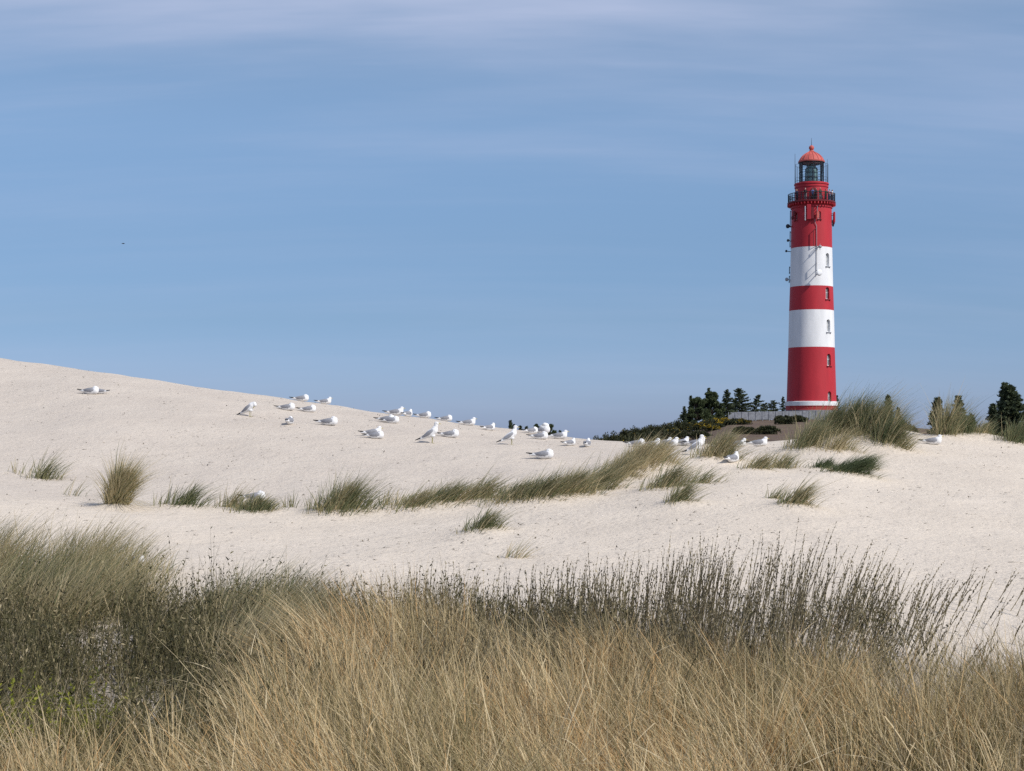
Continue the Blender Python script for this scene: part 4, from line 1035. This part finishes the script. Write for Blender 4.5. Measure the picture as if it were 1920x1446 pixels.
def round_tree(px, ytop, Y, wpx, label, dens=1.0, seed=1, cat='tree', name='pine_tree', low=0.04, mat=None):
    k = Y/F; x = (px-CX)*k; zt = (HY-ytop)*k; zb = ground_at(px, Y); h = zt-zb; wr = wpx*k
    rr = random.Random(seed)
    e = empty(name, (x, Y, zb)); tag(e, label, cat, 'dark conifers behind the dune')
    a = Acc(); b = bmesh.new(); add_tube(b, (0, 0, -.2), (0, 0, h*.45), 0.04*h, 0.025*h, 8); add_tube(b, (0, 0, h*.45), (wr*.1, 0, h*.85), 0.025*h, 0.008*h, 8)
    nb = int(52*dens)+8
    for i in range(nb):
        th = rr.uniform(0, 2*math.pi); ph = rr.uniform(low, 1.0)
        env = math.sin(math.pi*min(1, 0.22+ph*0.74))**0.7
        r0 = wr*env*rr.uniform(.35, .92)
        c = np.array([r0*math.cos(th), r0*math.sin(th), h*ph*.90])
        add_tube(b, (0, 0, h*ph*.5), tuple(c*np.array([.9, .9, .97])), 0.012*h, 0.004*h, 5)
        br = wr*rr.uniform(.18, .34)*(1.15-0.45*ph); m = int(190+230*br)
        dd = norm(rng.normal(size=(m, 3))); rad = br*rng.uniform(.25, 1.05, m)[:, None]
        cc = c+dd*rad*np.array([1, 1, .72]); cc[:, 2] = np.clip(cc[:, 2], 0.05, h*1.02)
        a.add(*leaves(cc, rng.uniform(.16, .40, m), np.clip(rng.normal(.42+rr.uniform(-.18, .18), .24, m), 0, 1), dd+rng.normal(size=(m, 3))*.6+np.array([0, 0, .4]), .4))
    bm_obj('trunk', b, M_BARK, e); a.build('crown', mat or M_PINE, e); return e
def gorse(px, pytop, Y, wpx, label, bloom=0.15, dens=1.0):
    k = Y/F; x = (px-CX)*k; zb = ground_at(px, Y); h = max(1.0, (HY-pytop)*k-zb); wr = wpx*k*1.3
    e = empty('gorse_bush', (x, Y, zb)); tag(e, label, 'bush', 'gorse and juniper bushes on the heath hill')
    a = Acc(); fl = Acc(); st = bmesh.new()
    nb = int(10+wr*5)
    for i in range(nb):
        th = random.uniform(0, 2*math.pi); r0 = wr*math.sqrt(random.random())*.85
        hh = h*math.sqrt(max(.08, 1-(r0/wr)**2))*random.uniform(.65, 1.02)
        add_tube(st, (r0*.4*math.cos(th), r0*.3*math.sin(th), -.1), (r0*math.cos(th), r0*.7*math.sin(th), hh*.7), .03, .012, 5)
        m = int(190*dens); br = max(.35, .34*wr)
        dd = norm(rng.normal(size=(m, 3))); dd[:, 2] = np.abs(dd[:, 2])
        c = np.array([r0*math.cos(th), r0*.7*math.sin(th), hh*.55])+dd*rng.uniform(.3, 1, m)[:, None]*np.array([br, br, hh*.45])
        a.add(*leaves(c, rng.uniform(.14, .34, m), np.clip(rng.normal(.4+random.uniform(-.2, .2), .25, m), 0, 1), dd+np.array([0, 0, .5])+rng.normal(size=(m, 3))*.5, .4))
        a2 = np.array([0, 0, hh*.28]); cc = np.array([r0*math.cos(th), r0*.7*math.sin(th), 0])+a2+norm(rng.normal(size=(40, 3)))*np.array([br, br, hh*.28])
        a.add(*leaves(cc, rng.uniform(.12, .26, 40), np.clip(rng.normal(.3, .2, 40), 0, 1)))
        if random.random() < bloom*2.2:
            m2 = int(m*bloom*1.6)+3; d2 = norm(rng.normal(size=(m2, 3))); d2[:, 2] = np.abs(d2[:, 2])
            c = np.array([r0*math.cos(th), r0*.7*math.sin(th), hh*.55])+d2*rng.uniform(.85, 1.08, m2)[:, None]*np.array([br, br, hh*.45])
            fl.add(*leaves(c, rng.uniform(.08, .17, m2), rng.uniform(0, 1, m2), None, .7))
    bm_obj('stems', st, M_BARK, e); a.build('shoots', M_GORSE, e)
    if fl.n: fl.build('blossom', M_BLOOM, e)
    return e
# around the lighthouse hill
round_tree(1304, 741, 236, 27, 'dense pine at the left of the hilltop grove', 1.0, 3)
round_tree(1333, 730, 240, 29, 'tallest dense pine in the hilltop grove', 1.2, 5)
conifer(1329, 727, 243, 8, 'thin spruce tip rising behind the tallest pine')
conifer(1283, 762, 234, 9, 'small ragged spruce at the left end of the grove', dens=.7, ragged=.4)
conifer(1295, 741, 238, 8, 'slim spruce showing left above the dense pine', dens=.6, ragged=.4)
conifer(1363, 730, 243, 19, 'narrow spire spruce right of the dense pines', dens=.8, ragged=.35)
conifer(1386, 728, 247, 30, 'broad ragged spruce behind the left end of the fence', dens=.9, ragged=.4)
conifer(1406, 740, 250, 20, 'thin leaning spruce right of the broad ragged one', lean=.35, dens=.7, ragged=.6)
conifer(1434, 756, 262, 22, 'low spruce top between the broad one and the tower', dens=.6, ragged=.4)
conifer(1450, 751, 266, 26, 'low bushy spruce behind the grey fence', dens=.7, ragged=.4)
conifer(1468, 744, 268, 9, 'spruce half hidden behind the left of the tower', dens=.6, ragged=.4)
conifer(1569, 741, 268, 9, 'spruce half hidden behind the right of the tower', dens=.6, ragged=.4)
conifer(1665, 740, 200, 14, 'lone small spruce above the right of the grass mound', dens=.9)
conifer(1684, 764, 205, 9, 'tiny spruce right of the lone small one', dens=.8)
conifer(1758, 745, 110, 24, 'spruce behind the tall upright grass', dens=1.3)
conifer(1797, 741, 112, 22, 'spruce with a thin leader left of the big one', dens=1.0, ragged=.45)
conifer(1821, 776, 116, 16, 'low spruce between two taller ones on the right', dens=1.0, ragged=.4)
conifer(1892, 722, 118, 50, 'big broad spruce at the right edge', dens=2.2, ragged=.35)
conifer(1884, 716, 121, 22, 'second leader spruce behind the big broad one', dens=1.1, ragged=.3)
conifer(1935, 745, 116, 36, 'spruce cut by the right edge of the picture', dens=1.3)
conifer(1862, 757, 114, 22, 'smaller spruce against the left of the big broad one', dens=1.0, ragged=.45)
# far trees beyond the crest
conifer(957, 787, 205, 7, 'slim far spruce tip beyond the crest', dens=.9)
conifer(964, 795, 207, 8, 'short far spruce right of the slim tip', dens=.7, ragged=.5)
conifer(976, 797, 208, 7, 'first of two small far tips beside the dark bush', dens=.7, ragged=.5)
conifer(987, 798, 209, 7, 'second of two small far tips beside the dark bush', dens=.7, ragged=.5)
round_tree(1006, 789, 212, 12, 'left crown of the far dark trees beyond the crest', .9, 8)
round_tree(1030, 788, 214, 16, 'right rounded crown of the far dark trees beyond the crest', 1.1, 9)
conifer(1050, 806, 216, 5, 'tiny far tip right of the dark rounded crown', dens=.7)
# bushes along the hill
GB = [(1128, 818, 190, 18, .02, 'lowest dark bush at the left foot of the hill'), (1152, 812, 195, 20, .02, 'dark bush second up the left edge of the hill'),
      (1178, 803, 200, 20, .10, 'dark bush with a few flowers on the left hill edge'), (1205, 802, 205, 20, .02, 'dark bush in the middle of the left hill edge'),
      (1222, 797, 208, 18, .02, 'higher dark bush on the left hill edge'), (1250, 797, 212, 20, .16, 'gorse bush with yellow bloom left of the grove'),
      (1275, 793, 216, 18, .05, 'green bush under the left end of the grove'), (1262, 808, 190, 24, .05, 'wide dark bush lower on the hill slope'),
      (1222, 812, 185, 24, .04, 'wide dark bush at the bottom of the hill slope'), (1180, 816, 180, 24, .03, 'spreading dark bush at the foot of the hill'),
      (1300, 790, 222, 18, .22, 'flowering gorse under the dense pines'), (1330, 786, 226, 20, .06, 'dark bush under the tallest pine'),
      (1348, 783, 230, 16, .40, 'brightly flowering gorse at the left end of the fence'), (1362, 795, 212, 18, .42, 'round gorse with orange yellow bloom on the brown slope'),
      (1384, 792, 210, 18, .15, 'round gorse beside the orange blooming one'), (1340, 803, 205, 14, .06, 'small dark gorse on the brown slope'), (1330, 812, 196, 16, .2, 'low gorse behind the golden tuft'),
      (1468, 784, 226, 14, .0, 'dark bush below the fence beside the tower'), (1472, 802, 205, 16, .0, 'dark bush lower on the slope left of the mound'),
      (1494, 790, 220, 16, .0, 'bush at the foot of the tower'), (1440, 822, 170, 20, .0, 'low brush behind the crest gulls'), (1395, 822, 172, 20, .0, 'low brush behind the golden tuft'),
      (1310, 818, 180, 20, .0, 'low brush behind the long row of gulls'),
      (1700, 781, 160, 18, .0, 'grey brush right of the lone small spruce'), (1840, 789, 122, 34, .0, 'grey brush left of the big spruce'),
      (1905, 800, 96, 40, .0, 'dark brush below the big spruce'), (1830, 804, 92, 34, .0, 'low brush behind the green crest tuft'), (1785, 800, 100, 30, .0, 'low brush behind the tall upright grass')]
for px, pt, Y, w, bl, lab in GB: gorse(px, pt-(9 if px < 1300 else 4 if px < 1480 else 0), Y, w, lab, bl)

# ------------------------------------------------------------------ fence by the lighthouse
M_FENCE = simple('weathered_grey_boards', (0.24, 0.25, 0.275), 0.85, 0, 0.25, 3)
A = P(1366, 0, 232); B = P(1530, 0, 236); e = empty('board_fence', (A.x, A.y, 0)); tag(e, 'weathered grey board fence left of the lighthouse', 'fence')
za = (HY-773)/F*232; zb_ = (HY-770)/F*236
nseg = 13; bmB = bmesh.new(); 
for i in range(nseg*8):
    t0 = (i+.5)/(nseg*8); x = (B.x-A.x)*t0; y = (B.y-A.y)*t0; z1 = za+(zb_-za)*t0-0.02*random.random(); z0 = z1-1.18
    if t0 < .06: z1 -= (0.06-t0)/.06*0.5
    add_box(bmB, (x, y, (z0+z1)/2), ((B.x-A.x)/(nseg*8)*.93, .03, z1-z0))
bm_obj('boards', bmB, M_FENCE, e)
for i in range(nseg+1):
    t0 = i/nseg; b = bmesh.new(); z1 = za+(zb_-za)*t0+.04; add_box(b, ((B.x-A.x)*t0, (B.y-A.y)*t0-.055, z1-.93), (.10, .08, 1.75)); bm_obj('post', b, M_FENCE, e)
b = bmesh.new()
for dz in (-.25, -.95): add_box(b, ((B.x-A.x)/2, (B.y-A.y)/2+.045, (za+zb_)/2+dz), ((B.x-A.x), .05, .1), Matrix.Rotation(math.atan2(B.y-A.y, B.x-A.x), 3, 'Z') )
bm_obj('rails', b, M_FENCE, e)

# ------------------------------------------------------------------ light, sky, camera
SUN_EL, SUN_AZ = R(41), R(128)
L_ = bpy.data.lights.new('sun', 'SUN'); L_.energy = 3.5; L_.angle = R(0.53); L_.color = (1.0, 0.955, 0.89)
so = link(bpy.data.objects.new('sun', L_))
sd = Vector((math.sin(SUN_AZ)*math.cos(SUN_EL), math.cos(SUN_AZ)*math.cos(SUN_EL), math.sin(SUN_EL)))
so.rotation_euler = sd.to_track_quat('Z', 'Y').to_euler(); so.location = (30, -30, 60)
W = bpy.data.worlds.new('World'); SC.world = W; W.use_nodes = True
nt = W.node_tree; nt.nodes.clear(); LK = nt.links.new
out = nd(nt, 'ShaderNodeOutputWorld'); bg = nd(nt, 'ShaderNodeBackground'); bg.inputs['Strength'].default_value = 0.10
sky = nd(nt, 'ShaderNodeTexSky'); sky.sky_type = 'NISHITA'; sky.sun_disc = False; sky.sun_elevation = SUN_EL; sky.sun_rotation = SUN_AZ
sky.altitude = 0; sky.air_density = 1.0; sky.dust_density = 0.6; sky.ozone_density = 2.0
tc = nd(nt, 'ShaderNodeTexCoord'); sx = nd(nt, 'ShaderNodeSeparateXYZ'); LK(tc.outputs['Generated'], sx.inputs[0])
# thin high cloud: the view direction met with a plane far overhead
mx_ = nd(nt, 'ShaderNodeMath', operation='MAXIMUM'); LK(sx.outputs['Z'], mx_.inputs[0]); mx_.inputs[1].default_value = 0.0
zz = nd(nt, 'ShaderNodeMath', operation='ADD'); LK(mx_.outputs[0], zz.inputs[0]); zz.inputs[1].default_value = 0.22
cx_ = nd(nt, 'ShaderNodeCombineXYZ')
for i, a in enumerate('XY'):
    dv = nd(nt, 'ShaderNodeMath', operation='DIVIDE'); LK(sx.outputs[a], dv.inputs[0]); LK(zz.outputs[0], dv.inputs[1]); LK(dv.outputs[0], cx_.inputs[i])
def cloud(scale, sxy, rot, det, lo, hi, off=(0, 0, 0)):
    mp = nd(nt, 'ShaderNodeMapping'); mp.inputs['Scale'].default_value = (*sxy, 1); mp.inputs['Rotation'].default_value = (0, 0, rot); mp.inputs['Location'].default_value = off
    LK(cx_.outputs[0], mp.inputs[0]); n = nd(nt, 'ShaderNodeTexNoise'); n.inputs['Scale'].default_value = scale; n.inputs['Detail'].default_value = det; n.inputs['Roughness'].default_value = .55
    LK(mp.outputs[0], n.inputs['Vector']); mr = nd(nt, 'ShaderNodeMapRange', interpolation_type='SMOOTHSTEP'); mr.inputs[1].default_value = lo; mr.inputs[2].default_value = hi
    LK(n.outputs['Fac'], mr.inputs[0]); return mr.outputs[0]
def math2(op, a, b_):
    m = nd(nt, 'ShaderNodeMath', operation=op)
    for i, v in enumerate((a, b_)):
        if isinstance(v, float): m.inputs[i].default_value = v
        else: LK(v, m.inputs[i])
    return m.outputs[0]
c1 = cloud(1.6, (0.45, 1.6), 0.30, 5, .38, .72, (2.3, .4, 0)); c2 = cloud(3.6, (0.28, 2.0), 0.18, 7, .42, .78, (1, 3, 0))
hi = nd(nt, 'ShaderNodeMapRange', interpolation_type='SMOOTHSTEP'); hi.inputs[1].default_value = .10; hi.inputs[2].default_value = .30; LK(sx.outputs['Z'], hi.inputs[0])
top = nd(nt, 'ShaderNodeMapRange', interpolation_type='SMOOTHSTEP'); top.inputs[1].default_value = .215; top.inputs[2].default_value = .262; LK(sx.outputs['Z'], top.inputs[0])
cov = math2('ADD', math2('MULTIPLY', c1, .50), math2('MULTIPLY', c2, .30))
cov = math2('MULTIPLY', cov, math2('ADD', math2('MULTIPLY', hi.outputs[0], .8), .2))
cov = math2('ADD', cov, math2('MULTIPLY', hi.outputs[0], .07))
cov = math2('ADD', cov, math2('MULTIPLY', math2('MULTIPLY', top.outputs[0], math2('ADD', c1, .35)), .25))
mixc = nd(nt, 'ShaderNodeMix', data_type='RGBA'); LK(cov, mixc.inputs['Factor'])
tintn = nd(nt, 'ShaderNodeMix', data_type='RGBA', blend_type='MULTIPLY'); tintn.inputs['Factor'].default_value = 1.0
ci = [i for i in tintn.inputs if i.type == 'RGBA']; LK(sky.outputs[0], ci[0]); LK(ramp(nt, sx.outputs['Z'], [(0.0, (.49, .63, 1.20)), (.075, (.46, .58, .85)), (.124, (.56, .66, .85)), (.19, (.75, .83, .95)), (.27, (.90, .94, .97)), (.6, (1, 1, 1))]), ci[1])
co = [o for o in tintn.outputs if o.type == 'RGBA'][0]
az = nd(nt, 'ShaderNodeMapRange'); az.inputs[1].default_value = -.3; az.inputs[2].default_value = .3; az.inputs[3].default_value = 1.0; az.inputs[4].default_value = 1.10; LK(sx.outputs['X'], az.inputs[0])
vm = nd(nt, 'ShaderNodeVectorMath', operation='SCALE'); LK(co, vm.inputs[0]); LK(az.outputs[0], vm.inputs['Scale']); co = vm.outputs[0]
cm = [i for i in mixc.inputs if i.type == 'RGBA']; LK(co, cm[0]); cm[1].default_value = (4.5, 5.1, 6.9, 1)
LK([o for o in mixc.outputs if o.type == 'RGBA'][0], bg.inputs[0]); LK(bg.outputs[0], out.inputs[0])

cd = bpy.data.cameras.new('camera'); cam = link(bpy.data.objects.new('camera', cd)); SC.camera = cam
cam.location = (0, 0, 0); cam.rotation_euler = (R(90), 0, 0)
cd.sensor_fit = 'HORIZONTAL'; cd.sensor_width = 36; cd.lens = 36*F/1920.0
cd.shift_x = 0; cd.shift_y = (HY-723)/1920.0; cd.clip_start = 0.1; cd.clip_end = 9000
SC.view_settings.view_transform = 'Standard'; SC.view_settings.look = 'None'; SC.view_settings.gamma = 1; SC.view_settings.exposure = 0.15
SC.render.film_transparent = False
SC.cycles.use_denoising = False
